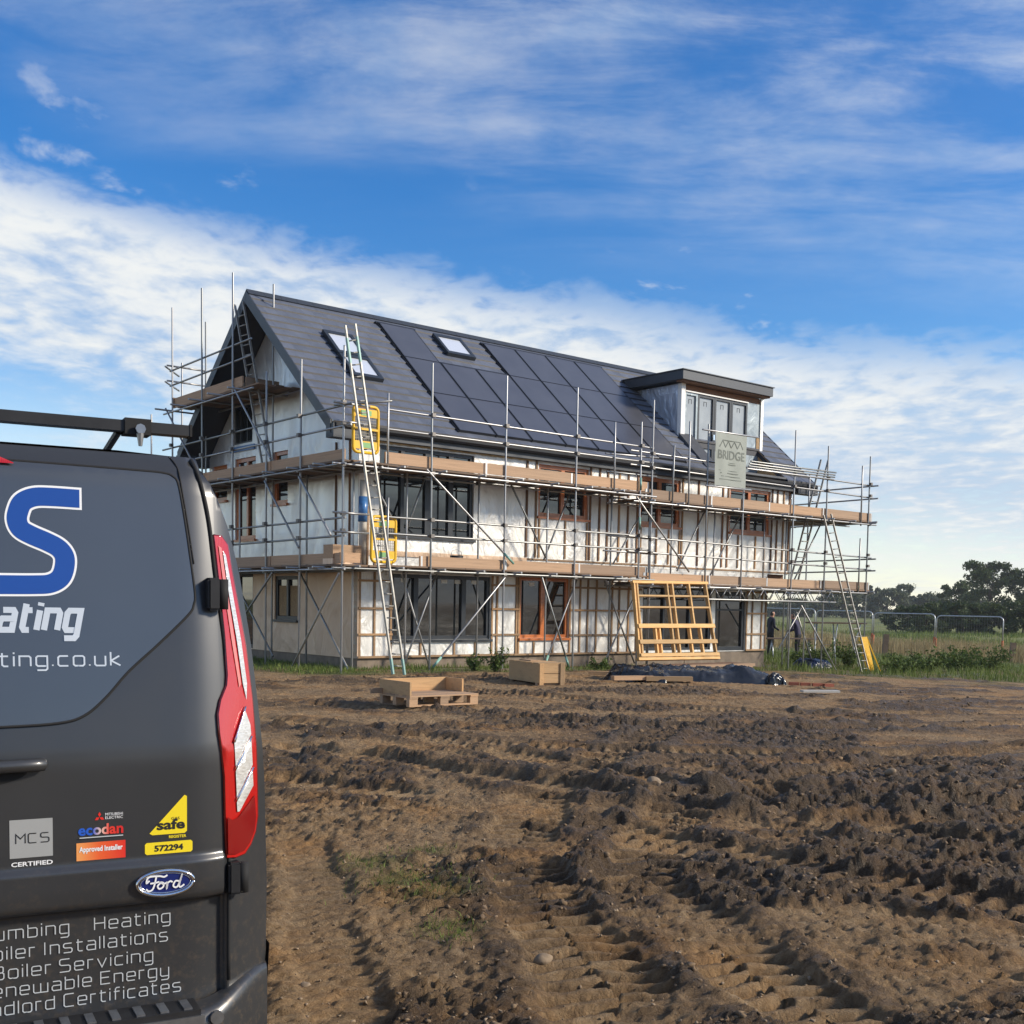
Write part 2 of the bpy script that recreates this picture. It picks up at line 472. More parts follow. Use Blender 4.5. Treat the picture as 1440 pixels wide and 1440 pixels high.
# value noise --------------------------------------------------------
def vnoise(x, y, seed=0):
    xi, yi = np.floor(x).astype(np.int64), np.floor(y).astype(np.int64)
    fx, fy = x - xi, y - yi
    fx, fy = fx * fx * fx * (fx * (fx * 6 - 15) + 10), fy * fy * fy * (fy * (fy * 6 - 15) + 10)
    def h(a, b):
        n = (a * 374761393 + b * 668265263 + seed * 974711) & 0xffffffff
        n = ((n ^ (n >> 13)) * 1274126177) & 0xffffffff
        return ((n ^ (n >> 16)) & 0xffff) / 65535.0
    return (h(xi, yi) * (1 - fx) + h(xi + 1, yi) * fx) * (1 - fy) + (h(xi, yi + 1) * (1 - fx) + h(xi + 1, yi + 1) * fx) * fy
def fbm(x, y, octs, seed=0, gain=.5):
    s, a, tot = 0, 1., 0
    for o in range(octs):
        s = s + a * vnoise(x * 2 ** o + o * 17.3, y * 2 ** o - o * 9.1, seed + o); tot += a; a *= gain
    return s / tot
def smooth01(x): x = np.clip(x, 0, 1); return x * x * (3 - 2 * x)

# ------------------------------------------------------------------ ground
TH = 0.6937
HO = Vector((-3.5424, 26.1457, 0))
_c, _s = math.cos(TH), math.sin(TH)
def h2w(x, y, z=0): return Vector((HO.x + _c * x - _s * y, HO.y + _s * x + _c * y, z))
def w2h(X, Y): X, Y = X - HO.x, Y - HO.y; return _c * X + _s * Y, -_s * X + _c * Y
def base_z(X, Y):
    X, Y = np.asarray(X, float), np.asarray(Y, float)
    z = -.03 * np.clip(X + 1.0, 0, 25) * smooth01((Y - 10) / 24)
    z = z - .10 * np.exp(-(((X + 2.6) / 2.2) ** 2 + ((Y - 4.6) / 4.) ** 2))
    z = z + 1.0 * np.exp(-(((X - 17.5) / 9) ** 2 + ((Y - 92) / 12) ** 2))
    return z
# wheel tracks: (points, half width, depth, lug strength)
TRACKS = [
    ([(.75, 1.5), (.55, 3.4), (.38, 4.6), (.16, 6.0), (.05, 7.2), (.25, 9.), (.9, 11.5), (2.2, 15)], .26, .06, 1.0),
    ([(1.75, 1.5), (1.35, 3.6), (1.02, 4.9), (.80, 6.2), (.95, 7.6), (1.6, 9.1), (2.9, 10.7), (5, 12.5)], .26, .07, 1.0),
    ([(6.5, 4.6), (3.6, 5.5), (2.3, 6.2), (1.2, 7.4), (.2, 8.5), (-1.2, 9.4), (-3.5, 10.4)], .28, .08, .9),
    ([(7, 6.4), (4.4, 7.0), (3.0, 7.7), (1.9, 8.9), (.9, 10.6), (-.6, 12.6)], .28, .09, .9),
    ([(8, 8.6), (5, 8.9), (3.1, 9.0), (2.0, 9.2), (.6, 9.6), (-1.5, 11.5)], .36, .14, .5),
    ([(-.35, 1.5), (-.62, 4.2), (-1.0, 6), (-1.7, 9), (-2.6, 13)], .17, .035, .5),
    ([(-4, 15.5), (-1, 13.2), (2, 12.2), (5, 12.6), (10, 15)], .3, .08, .6),
    ([(-2, 16.5), (1.5, 15.0), (5, 15.2), (11, 18.5)], .3, .08, .6),
    ([(0.5, 19.5), (3.5, 17.6), (7, 18), (13, 22)], .3, .07, .6),
]
def catmull(P, n):
    P = [np.array(p, float) for p in P]; P = [2 * P[0] - P[1]] + P + [2 * P[-1] - P[-2]]
    out = []
    for i in range(1, len(P) - 2):
        for k in range(n):
            u = k / n
            out.append(.5 * ((2 * P[i]) + (-P[i - 1] + P[i + 1]) * u + (2 * P[i - 1] - 5 * P[i] + 4 * P[i + 1] - P[i + 2]) * u * u + (-P[i - 1] + 3 * P[i] - 3 * P[i + 1] + P[i + 2]) * u ** 3))
    out.append(P[-2]); return np.array(out)
def worley(x, y, seed):
    """edge distance (F2 - F1) and a random value for each cell"""
    xi, yi = np.floor(x).astype(np.int64), np.floor(y).astype(np.int64)
    f1 = np.full(x.shape, 9.); f2 = np.full(x.shape, 9.); cv = np.zeros(x.shape)
    for i in (-1, 0, 1):
        for j in (-1, 0, 1):
            a, b = xi + i, yi + j
            n = (a * 374761393 + b * 668265263 + seed * 974711) & 0xffffffff
            n = ((n ^ (n >> 13)) * 1274126177) & 0xffffffff; n = n ^ (n >> 16)
            d = np.hypot(a + (n & 0xff) / 255. - x, b + ((n >> 8) & 0xff) / 255. - y)
            near = d < f1
            f2 = np.where(near, f1, np.minimum(f2, d)); cv = np.where(near, ((n >> 16) & 0xff) / 255., cv); f1 = np.where(near, d, f1)
    return f2 - f1, cv
def ground_height(X, Y):
    """height, wetness with crevice shade and sod cover of the churned site"""
    X, Y = np.asarray(X, float), np.asarray(Y, float)
    hx, hy = w2h(X, Y)
    z = base_z(X, Y)
    ins = smooth01((hx + 3.2) / 2.0) * smooth01((21 - hx) / 2.0) * smooth01((hy + 2.6) / 1.4)      # flat skirt round the house
    far = smooth01((Y - 34 - .25 * np.abs(X - 5)) / 8.)
    site = (1 - ins) * (1 - far)
    near_left = smooth01((.15 - X - .05 * (Y - 4)) / .9) * smooth01((12 - Y) / 4)                      # compacted drive beside the van
    rough = site * (1 - .72 * near_left)
    wx = X + .35 * (fbm(X * .9, Y * .9, 3, 40) - .5); wy = Y + .35 * (fbm(X * .9, Y * .9, 3, 50) - .5)
    z = z + .05 * (fbm(X * .45, Y * .45, 3, 1) - .5) * (1 - far)
    rid = 1 - np.abs(2 * fbm(wx * 1.9, wy * 2.3, 4, 5) - 1)
    patch = smooth01((fbm(X * .6, Y * .8, 4, 23) - .49) / .15)
    z = z + rough * .040 * (rid ** 2.5 - .4) * (.45 + patch)
    w1, c1_ = worley(wx * 6.5, wy * 8.0, 3); w2, c2_ = worley(wx * 15., wy * 18., 4)
    z = z + rough * (.020 + .030 * patch) * (c1_ - .35) * smooth01(w1 / .22) + site * (.006 + .016 * patch) * (c2_ - .3) * smooth01(w2 / .25) * smooth01((18 - Y) / 6)
    clod = np.maximum(0, fbm(wx * 5.5, wy * 6.5, 3, 9) - .47)
    z = z + rough * .065 * clod * (.18 + patch)
    cr = 1 - np.abs(2 * fbm(wx * 8.5, wy * 10., 3, 12) - 1)
    z = z + (rough * (.3 + .7 * patch) + .25 * site) * .026 * (cr ** 2 - .4)
    z = z + site * (.022 + .02 * patch) * (fbm(X * 13, Y * 15, 2, 77, .62) - .5)
    crumb = 1 - np.abs(2 * fbm(wx * 21 + 3, wy * 23, 2, 79) - 1)
    z = z + site * (.020 + .016 * patch) * (np.maximum(crumb, .35) ** 1.5 - .5) * smooth01((16 - Y) / 6)
    grit = np.maximum(0, vnoise(X * 34, Y * 36, 80) - .55)
    z = z + site * .030 * grit * smooth01((11 - Y) / 4)
    wet_shade = .05 + .26 * patch + .10 * (c1_ - .5) + .08 * (c2_ - .5) + .12 * (1 - smooth01(w1 / .16)) + .9 * patch * clod * 3 + .15 * (rid ** 2 - .4)  # damp mask, also darkened in cracks and on clods as painted shade
    for ti, (pts, hw, dep, lug) in enumerate(TRACKS):
        C = catmull(pts, 24)
        seg = np.linalg.norm(np.diff(C, axis=0), axis=1); S = np.concatenate([[0], np.cumsum(seg)])
        sel = np.where((X > C[:, 0].min() - 1) & (X < C[:, 0].max() + 1) & (Y > C[:, 1].min() - 1) & (Y < C[:, 1].max() + 1))[0]
        if not len(sel): continue
        for chunk in np.array_split(sel, max(1, len(sel) // 30000)):
            x, y = X[chunk], Y[chunk]
            d2 = (x[:, None] - C[None, :, 0]) ** 2 + (y[:, None] - C[None, :, 1]) ** 2
            j = d2.argmin(1); jn = np.clip(j, 1, len(C) - 2)
            tg = C[jn + 1] - C[jn - 1]; tg /= np.linalg.norm(tg, axis=1)[:, None]
            rel = np.stack([x, y], 1) - C[jn]
            s = S[jn] + (rel * tg).sum(1); d = rel[:, 0] * tg[:, 1] - rel[:, 1] * tg[:, 0]
            d = d + .10 * (fbm(x * 1.7, y * 1.7, 2, 60 + ti) - .5) * 2
            a = np.abs(d) / hw
            vis = smooth01((fbm(x * .7, y * .7, 3, 90 + ti) - .30) / .16) * site[chunk]
            inside = smooth01((1.05 - a) / .25)
            berm = np.exp(-((a - 1.38) / .30) ** 2) * (.35 + 1.3 * fbm(x * 3.1, y * 3.1, 3, 70 + ti))
            ch = np.sin(4.5 * fbm(x * 2.6, y * 2.6, 3, 88) + 2 * np.pi * (s / .15 + np.where(d > 0, .5, 0)) + a * 2.4)
            lugs = smooth01(.5 + .9 * ch)
            zz = z[chunk]
            flat = base_z(x, y) + .05 * (fbm(x * .45, y * .45, 3, 1) - .5)
            zz = zz * (1 - .72 * inside * vis) + (flat - dep * .6) * .72 * inside * vis
            zz = zz + vis * (berm * dep * .38 + inside * lug * .048 * (lugs - .5) * (1 - .5 * near_left[chunk]))
            z[chunk] = zz
            wet_shade[chunk] += vis * (.34 * berm - .20 * inside * lugs + .05 * inside)
    # hollow churned by a digger bucket
    hol = np.exp(-(((X - 2.35) / .75) ** 2 + ((Y - 9.35) / .42) ** 2))
    z = z - .13 * hol * (.6 + .8 * fbm(X * 3, Y * 3, 2, 3)); wet_shade = wet_shade + .30 * hol
    rim = np.exp(-(((np.hypot((X - 2.3) / 1.25, (Y - 9.2) / .78)) - 1) / .22) ** 2)
    z = z + .10 * rim * fbm(X * 4, Y * 4, 3, 31) * 1.6; wet_shade = wet_shade + .42 * rim * fbm(X * 2.6, Y * 2.6, 3, 32)
    wet_shade = wet_shade + .55 * smooth01((Y - 9.5) / 3) * smooth01((18.5 - Y) / 4) * smooth01((X + .3 - .1 * (Y - 12)) / 1.8) * (fbm(X * .8, Y * 1.0, 3, 37) - .18)
    wet_shade = wet_shade - .09 - .5 * near_left + .35 * (fbm(X * .8, Y * .9, 3, 14) - .5)
    # sod: round the house foot, behind the site, small tufts on the drive
    gr = ins * smooth01((fbm(X * 1.2, Y * 1.2, 3, 21) - .30) / .3) * .95
    gr = np.maximum(gr, far)
    edge = smooth01((Y - 27 - .1 * X) / 6) * smooth01((X - 6) / 3)
    gr = np.maximum(gr, edge * smooth01((fbm(X * .9, Y * .9, 3, 28) - .36) / .2) * .85)
    for gx, gy, gr_ in ((-.62, 6.45, .22), (-.38, 6.15, .18), (-.28, 5.5, .13), (-.85, 6.9, .2), (-.5, 7.2, .12)):
        gr = np.maximum(gr, .75 * np.exp(-(((X - gx) ** 2 + (Y - gy) ** 2) / gr_ ** 2)) * fbm(X * 9, Y * 9, 2, 6) * 1.6)
    return z, np.clip(wet_shade, 0, 1), np.clip(gr, 0, 1)

def axis_pts(lo, hi, c0, c1, d, grow, dmax):
    a = list(np.arange(c0, c1 + d / 2, d))
    st = d; x = a[-1]
    while x < hi: st = min(st * grow, dmax); x += st; a.append(x)
    st = d; x = a[0]
    while x > lo: st = min(st * grow, dmax); x -= st; a.insert(0, x)
    return np.array(a)
xs = axis_pts(-1500, 1500, -1.5, 3.6, .0165, 1.022, 90)
ys = [3.2]
while ys[-1] < 3000: ys.append(ys[-1] + max(.0165, min(.0042 * ys[-1], 90 if ys[-1] > 120 else .32)) * (1 if ys[-1] < 60 else 1.6) * (1 if ys[-1] < 150 else 6))
lowy = [3.2]
st = .03
while lowy[-1] > -1500: st = min(st * 1.16, 120); lowy.append(lowy[-1] - st)
ys = np.array(lowy[::-1][:-1] + ys)
GX, GY = np.meshgrid(xs, ys)
gz, gw_, gg_ = ground_height(GX.ravel(), GY.ravel())
nx, ny = len(xs), len(ys)
idx = np.arange(nx * ny).reshape(ny, nx)
F = np.stack([idx[:-1, :-1], idx[:-1, 1:], idx[1:, 1:], idx[1:, :-1]], -1).reshape(-1, 4)
t = NT('mud')
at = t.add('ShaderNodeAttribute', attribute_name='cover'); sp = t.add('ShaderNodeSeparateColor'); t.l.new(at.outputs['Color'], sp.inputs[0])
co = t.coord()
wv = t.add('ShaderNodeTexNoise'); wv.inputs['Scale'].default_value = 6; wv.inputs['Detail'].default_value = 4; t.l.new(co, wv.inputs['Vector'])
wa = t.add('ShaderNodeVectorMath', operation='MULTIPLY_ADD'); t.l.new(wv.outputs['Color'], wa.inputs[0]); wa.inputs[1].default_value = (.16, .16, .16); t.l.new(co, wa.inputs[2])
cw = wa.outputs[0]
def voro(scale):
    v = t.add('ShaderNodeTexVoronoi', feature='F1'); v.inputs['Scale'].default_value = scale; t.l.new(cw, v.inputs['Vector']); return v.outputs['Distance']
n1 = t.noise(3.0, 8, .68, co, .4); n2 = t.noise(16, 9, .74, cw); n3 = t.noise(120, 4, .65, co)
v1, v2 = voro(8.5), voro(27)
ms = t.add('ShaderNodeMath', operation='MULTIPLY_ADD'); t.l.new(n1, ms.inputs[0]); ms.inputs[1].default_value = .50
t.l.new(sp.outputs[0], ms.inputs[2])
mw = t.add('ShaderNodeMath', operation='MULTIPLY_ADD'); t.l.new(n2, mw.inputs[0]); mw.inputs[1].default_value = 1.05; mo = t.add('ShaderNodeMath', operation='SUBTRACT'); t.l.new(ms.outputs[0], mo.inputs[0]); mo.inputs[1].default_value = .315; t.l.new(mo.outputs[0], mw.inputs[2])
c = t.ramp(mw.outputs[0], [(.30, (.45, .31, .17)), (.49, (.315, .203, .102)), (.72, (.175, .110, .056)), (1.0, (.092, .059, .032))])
c = t.mix(t.ramp(n3, [(.45, (0, 0, 0)), (.8, (.4, .4, .4))]), c, (.46, .33, .19), 'MIX')
sod = t.ramp(t.noise(7, 6, .7, co), [(.3, (.075, .092, .024)), (.55, (.135, .145, .045)), (.8, (.24, .19, .085))])
far_n = t.noise(.05, 5, .6, co)
field = t.ramp(far_n, [(.30, (.13, .165, .04)), (.55, (.19, .20, .055)), (.75, (.27, .235, .09))])
sod = t.mix(sp.outputs[2], sod, field)
hue = t.noise(1.1, 6, .62, co)
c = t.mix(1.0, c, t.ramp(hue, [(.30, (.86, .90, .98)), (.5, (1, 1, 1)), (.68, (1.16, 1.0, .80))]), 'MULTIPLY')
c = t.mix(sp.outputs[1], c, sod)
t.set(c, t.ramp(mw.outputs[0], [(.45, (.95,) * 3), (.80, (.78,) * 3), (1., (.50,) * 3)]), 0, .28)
def mad(x_, k, y_):
    q = t.add('ShaderNodeMath', operation='MULTIPLY_ADD'); t.l.new(x_, q.inputs[0]); q.inputs[1].default_value = k
    if isinstance(y_, (int, float)): q.inputs[2].default_value = y_
    else: t.l.new(y_, q.inputs[2])
    return q.outputs[0]
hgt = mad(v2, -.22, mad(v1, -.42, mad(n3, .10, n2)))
t.bump(hgt, 1.0, .085)
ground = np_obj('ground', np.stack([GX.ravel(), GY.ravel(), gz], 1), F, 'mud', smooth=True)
tag(ground, 'churned brown mud with wheel ruts running back to a green field', None, None, 'structure')
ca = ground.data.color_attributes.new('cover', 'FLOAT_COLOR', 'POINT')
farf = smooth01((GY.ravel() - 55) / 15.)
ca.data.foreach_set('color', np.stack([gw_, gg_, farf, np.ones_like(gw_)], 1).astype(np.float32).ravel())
def gz_at(x, y): return float(ground_height(np.array([x]), np.array([y]))[0][0])

# clods and grit, too many to count
def lumps(name, P, R, mat, label, cat, sq=.75):
    ico = bmesh.new(); bmesh.ops.create_icosphere(ico, subdivisions=1, radius=1)
    iv = np.array([v.co[:] for v in ico.verts]); fi = np.array([[v.index for v in f.verts] for f in ico.faces]); ico.free()
    n = len(P); jit = 1 + .42 * rng.standard_normal((n, len(iv), 1)).clip(-1.3, 1.3)
    V = iv[None] * jit * R[:, None, None] * np.array([1, 1, sq]) * (1 + .3 * rng.standard_normal((n, 1, 3)).clip(-1, 1))
    an = rng.random(n) * 6.28; ca_, sa_ = np.cos(an), np.sin(an)
    X = V[..., 0] * ca_[:, None] - V[..., 1] * sa_[:, None]; Y = V[..., 0] * sa_[:, None] + V[..., 1] * ca_[:, None]
    V = np.stack([X, Y, V[..., 2]], -1) + P[:, None, :]
    FF = fi[None] + (np.arange(n) * len(iv))[:, None, None]
    o = np_obj(name, V.reshape(-1, 3), FF.reshape(-1, 3), mat)
    tag(o, label, cat, None, 'stuff'); return o
def scatter(n, y0, y1, spread, pw=1.0):
    y = y0 * (y1 / y0) ** (rng.random(n) ** pw); x = (rng.random(n) * 2 - 1) * spread * y; return x, y
t = NT('clod'); n = t.noise(9, 5, .65, t.coord())
t.set(t.ramp(n, [(.3, (.12, .080, .048)), (.6, (.20, .135, .075)), (.8, (.30, .205, .115))]), .9); t.bump(t.noise(60, 4, .6, t.coord()), .5, .01)
x, y = scatter(9000, 3.3, 24, .52)
z, w, g = ground_height(x, y); hx, hy = w2h(x, y)
keep = (w + .35 * rng.random(len(x)) > .50) & ((hy < -1.6) | (hx < -2)) & (x > -.30 * y + .1); x, y, z, w = x[keep], y[keep], z[keep], w[keep]
R = .004 + .012 * rng.random(len(x)) ** 4 + .0008 * y
lumps('mud_clods', np.stack([x, y, z + R * .1], 1), R, 'clod', 'dark crumbled clods lying over the churned mud', 'mud clods')
x, y = scatter(3800, 3.3, 16, .5)
z, w, g = ground_height(x, y); keep = (x > -.27 * y) ; x, y, z = x[keep], y[keep], z[keep]
R = .003 + .009 * rng.random(len(x)) ** 4
lumps('gravel_grit', np.stack([x, y, z + R * .25], 1), R, 'stone', 'small pale stones and grit scattered in the mud', 'gravel')
def stone(px, py, r, label, seed):
    bm = bmesh.new(); bmesh.ops.create_icosphere(bm, subdivisions=3, radius=r); rr = random.Random(seed)
    a = [Vector((rr.uniform(-1, 1), rr.uniform(-1, 1), rr.uniform(-1, 1))).normalized() for _ in range(9)]
    for v in bm.verts:
        d = v.co.normalized(); k = 1.0
        for q in a: k -= .13 * max(0, d.dot(q) - .55) / .45
        v.co = v.co * k; v.co.z *= .72; v.co.x *= 1.2
    me = bpy.data.meshes.new('stone'); bm.to_mesh(me); bm.free(); me.materials.append(MATS['stone'])
    me.polygons.foreach_set('use_smooth', [True] * len(me.polygons))
    o = bpy.data.objects.new('stone', me); COL.objects.link(o); o.location = (px, py, gz_at(px, py) + r * .35); o.rotation_euler = (.2, .3, seed)
    tag(o, label, 'stone', 'loose stones in the mud'); return o
stone(.16, 4.98, .042, 'rounded tan stone standing among the wheel tread marks', 3)
stone(1.25, 9.9, .07, 'rounded stone half sunk in the churned hollow', 5)
stone(1.75, 9.55, .06, 'brown stone at the edge of the deep churned hollow', 8)
stone(3.5, 10.5, .05, 'small stone upright beyond the deep hollow', 9)
stone(-.85, 4.75, .024, 'flat whitish stone on the compacted drive beside the van', 11)

# ------------------------------------------------------------------ house
house = empty('house', HO, TH, 'long unfinished house wrapped in silver foil under a dark tiled roof with solar panels', 'house')
D, LG, L1 = 7.70, 14.78, 15.80
Z0, ZF = .24, 2.60                       # wall foot, first floor line
EY, EZ = -.169, 5.4875                   # eaves edge of the roof surface
MS = (9.013 - EZ) / (D / 2 - EY)         # slope
RX0, RX1 = -.836, 16.79
RY, RZ = D / 2, 9.013
def rz_(y): return EZ + MS * (y - EY) if y <= RY else RZ - MS * (y - RY)
SL = math.hypot(1, MS)                   # slope length per metre of y
PITCHR = math.atan(MS)
def cells(us, zs, holes):
    out = []
    for i in range(len(us) - 1):
        for k in range(len(zs) - 1):
            cu, cz = (us[i] + us[i + 1]) / 2, (zs[k] + zs[k + 1]) / 2
            if not any(h[0] < cu < h[1] and h[2] < cz < h[3] for h in holes): out.append((us[i], us[i + 1], zs[k], zs[k + 1]))
    return out
def wall(name, mat, plane, u0, u1, z0, z1, holes, off=0., th=.18):
    """foil faced wall with real openings; plane 'f' faces -y, 'g' faces -x"""
    holes = [h for h in holes if h[0] < u1 and h[1] > u0 and h[2] < z1 and h[3] > z0]
    us = sorted({u0, u1, *[min(max(v, u0), u1) for h in holes for v in h[:2]]})
    zs = sorted({z0, z1, *[min(max(v, z0), z1) for h in holes for v in h[2:]]})
    m = MB()
    C = {(round(a, 3), round(c_, 3)) for a, b, c_, d_ in cells(us, zs, holes)}
    def P(u, z, d): return (u, off + d, z) if plane == 'f' else (off + d, u, z)
    for a, b, c_, d_ in cells(us, zs, holes):
        m.add([P(a, c_, 0), P(b, c_, 0), P(b, d_, 0), P(a, d_, 0)], [(0, 1, 2, 3)])
        m.add([P(a, c_, th), P(b, c_, th), P(b, d_, th), P(a, d_, th)], [(3, 2, 1, 0)])
    for (a, b, c_, d_) in [(u0, u1, z0, z1)] + [(max(h[0], u0), min(h[1], u1), max(h[2], z0), min(h[3], z1)) for h in holes]:
        for p, q in (((a, c_), (b, c_)), ((b, c_), (b, d_)), ((b, d_), (a, d_)), ((a, d_), (a, c_))):
            m.add([P(*p, 0), P(*q, 0), P(*q, th), P(*p, th)], [(0, 1, 2, 3)])
    o = mesh_obj(name, m.v, m.f, mat, house)
    bm = bmesh.new(); bm.from_mesh(o.data); bmesh.ops.remove_doubles(bm, verts=bm.verts, dist=.0005)
    bmesh.ops.recalc_face_normals(bm, faces=bm.faces); bm.to_mesh(o.data); bm.free()
    return o
def window(plane, u0, u1, z0, z1, mull=(), trans=(), mat='stain', fw=.075, glass='glass', dep=.04, th=.09, labels=(), sill=True, skip=()):
    """frame standing in the opening with one pane for each light"""
    def P(u, z, d): return (u, d, z) if plane == 'f' else (d, u, z)
    def bx(m, a, b, c_, d_, y0, y1):
        p, q = P(a, c_, y0), P(b, d_, y1)
        m.box(min(p[0], q[0]), max(p[0], q[0]), min(p[1], q[1]), max(p[1], q[1]), c_, d_)
    m = MB()
    bx(m, u0, u0 + fw, z0, z1, dep, dep + th); bx(m, u1 - fw, u1, z0, z1, dep, dep + th)
    bx(m, u0 + fw, u1 - fw, z0, z0 + fw, dep, dep + th); bx(m, u0 + fw, u1 - fw, z1 - fw, z1, dep, dep + th)
    for x, w in mull: bx(m, x - w / 2, x + w / 2, z0 + fw, z1 - fw, dep - .004, dep + th - .004)
    us = [u0 + fw] + [v for x, w in mull for v in (x - w / 2, x + w / 2)] + [u1 - fw]
    for z, w in trans:
        for i in range(0, len(us), 2): bx(m, us[i], us[i + 1], z - w / 2, z + w / 2, dep + .004, dep + th)
    fr = m.build('window', mat, house)
    zs = [z0 + fw] + [v for z, w in trans for v in (z - w / 2, z + w / 2)] + [z1 - fw]
    for i in range(0, len(us), 2):
        for k in range(0, len(zs), 2):
            g = MB(); bx(g, us[i] - .008, us[i + 1] + .008, zs[k] - .008, zs[k + 1] + .008, dep + .055, dep + .07)
            gl = g.build('pane', glass, fr)
    for (u, z) in labels:
        g = MB(); bx(g, u - .09, u + .09, z - .09, z, dep + .048, dep + .054); g.build('glazing_label', 'white_label', fr)
    if sill:
        g = MB(); bx(g, u0 - .04, u1 + .04, z0 - .06, z0 - .001, -.075, dep + .05); g.build('sill', mat, fr)
    return fr

FH = [(.55, 3.28, 3.08, 5.12), (5.36, 7.12, 3.80, 5.12), (9.10, 10.72, 3.80, 5.12), (12.88, 14.80, 3.80, 5.12)]
GHL = [(.93, 3.86, .66, 2.20), (4.81, 6.50, .68, 2.23), (9.30, 12.20, .30, 2.14), (12.38, 13.78, .26, 2.02)]
wall('ground_floor_wall', 'foil_front', 'f', 0.0, LG, Z0, ZF, GHL)
wall('first_floor_wall', 'foil_front', 'f', 0.0, L1, ZF, 5.36, FH, -.012)
# corner strips: the gable sheet is lapped round the corner
m = MB().box(-.012, .06, -.020, -.013, Z0, 2.58); m.build('corner_lap', 'foil_low', house)
GW = [(4.95, 6.12, 3.11, 5.24), (3.26, 3.99, 3.94, 5.24), (6.60, 7.50, 4.20, 5.15), (2.74, 3.93, 1.05, 2.14), (5.10, 6.10, .26, 2.25)]
wall('gable_ground_wall', 'foil_low', 'g', 0.001, D, Z0, ZF, GW)
wall('gable_first_wall', 'foil_gable', 'g', 0.001, D, ZF + .001, 5.36, GW, -.008)
# gable triangle with one tall light
tz = lambda y: (rz_(y) if y <= RY else rz_(y)) - .26
m = MB()
hole = (5.16, 6.23, 5.62, 6.60)
ysn = [0.001, 1.3, 2.6, RY, hole[0], hole[1], 6.9, D]
for a, b in zip(ysn[:-1], ysn[1:]):
    if a == hole[0]:
        m.add([(0, a, 5.361), (0, b, 5.361), (0, b, hole[2]), (0, a, hole[2])], [(0, 3, 2, 1)])
        m.add([(0, a, hole[3]), (0, b, hole[3]), (0, b, tz(b)), (0, a, tz(a))], [(0, 3, 2, 1)])
    else:
        m.add([(0, a, 5.361), (0, b, 5.361), (0, b, max(tz(b), 5.37)), (0, a, max(tz(a), 5.37))], [(0, 3, 2, 1)])
o = mesh_obj('gable_wall', m.v, m.f, 'foil_gable', house); o.modifiers.new('thickness', 'SOLIDIFY').thickness = .12
window('g', 5.16, 6.23, 5.62, 6.60, [(5.52, .05), (5.88, .05)], (), 'anthracite', .06, sill=False)
m = MB().box(-.05, .0, 5.0, 6.35, 5.42, 5.55).build('wrapped_trim', 'blue_wrap', house)
# right gable, back wall, returns
m = MB().prism([(0.2, ZF), (D - .01, ZF), (D - .01, 5.36), (RY, RZ - .3), (0.2, 5.36)], 'x', L1 - .15, L1).build('gable_wall', 'foil_gable', house)
m = MB().box(LG - .15, LG, .181, D - .01, Z0, ZF - .002).build('ground_floor_wall', 'foil_front', house)
m = MB().box(.18, L1 - .16, D - .16, D - .011, Z0, 5.36).build('back_wall', 'foil_front', house)
m = MB().box(.185, L1 - .005, .175, D - .17, ZF - .12, ZF).build('first_floor', 'brown_board', house)
m = MB().box(.185, LG - .155, .19, D - .17, Z0 - .04, Z0).build('ground_slab', 'plinth', house)
m = MB().box(.185, L1 - .16, .19, D - .17, 5.22, 5.30).build('attic_floor', 'brown_board', house)
# plinth in block courses
for a, b in ((-.0, 3.7), (3.71, 7.4), (7.41, 11.1), (11.11, LG)):
    MB().box(a + .02, b, .03, .22, -.75, Z0 - .002).build('plinth', 'plinth', house)
for a, b in ((.23, 3.9), (3.91, D)): MB().box(.025, .2, a, b, -.75, Z0 - .002).build('plinth', 'plinth', house)
MB().box(LG - .2, LG - .025, .23, D - .02, -.75, Z0 - .002).build('plinth', 'plinth', house)

# joinery ------------------------------------------------------------
window('f', *GHL[0], [(1.64, .13), (3.06, .13)], (), 'anthracite', .09, labels=((1.32, 2.10), (2.5, 2.10), (2.9, 2.10), (3.42, 2.10)))
window('f', *GHL[1], [(5.62, .13)], (), 'stain', .085, labels=((5.28, 2.1),))
window('f', *GHL[2], [(10.2, .07), (11.3, .07)], (), 'anthracite', .07, sill=False)
window('f', *GHL[3], [], [(1.48, .05)], 'anthracite', .12, sill=False)
window('f', *FH[0], [(1.22, .10), (1.95, .17), (2.62, .14)], (), 'anthracite', .08)
for h in FH[1:]: window('f', *h, [((h[0] + h[1]) / 2, .12)], (), 'stain', .10)
window('g', *GW[0], [(5.5, .09)], (), 'stain', .10)
window('g', *GW[1], [], (), 'stain', .09)
window('g', *GW[2], [], (), 'stain', .09)
fr = window('g', *GW[3], [(3.33, .09)], (), 'anthracite', .09)
for a, b in ((2.85, 3.26), (3.40, 3.83)): MB().box(.082, .092, a, b, 1.15, 1.90).build('boarding', 'osb', fr)
window('g', *GW[4], [], (), 'anthracite', .1, sill=False)

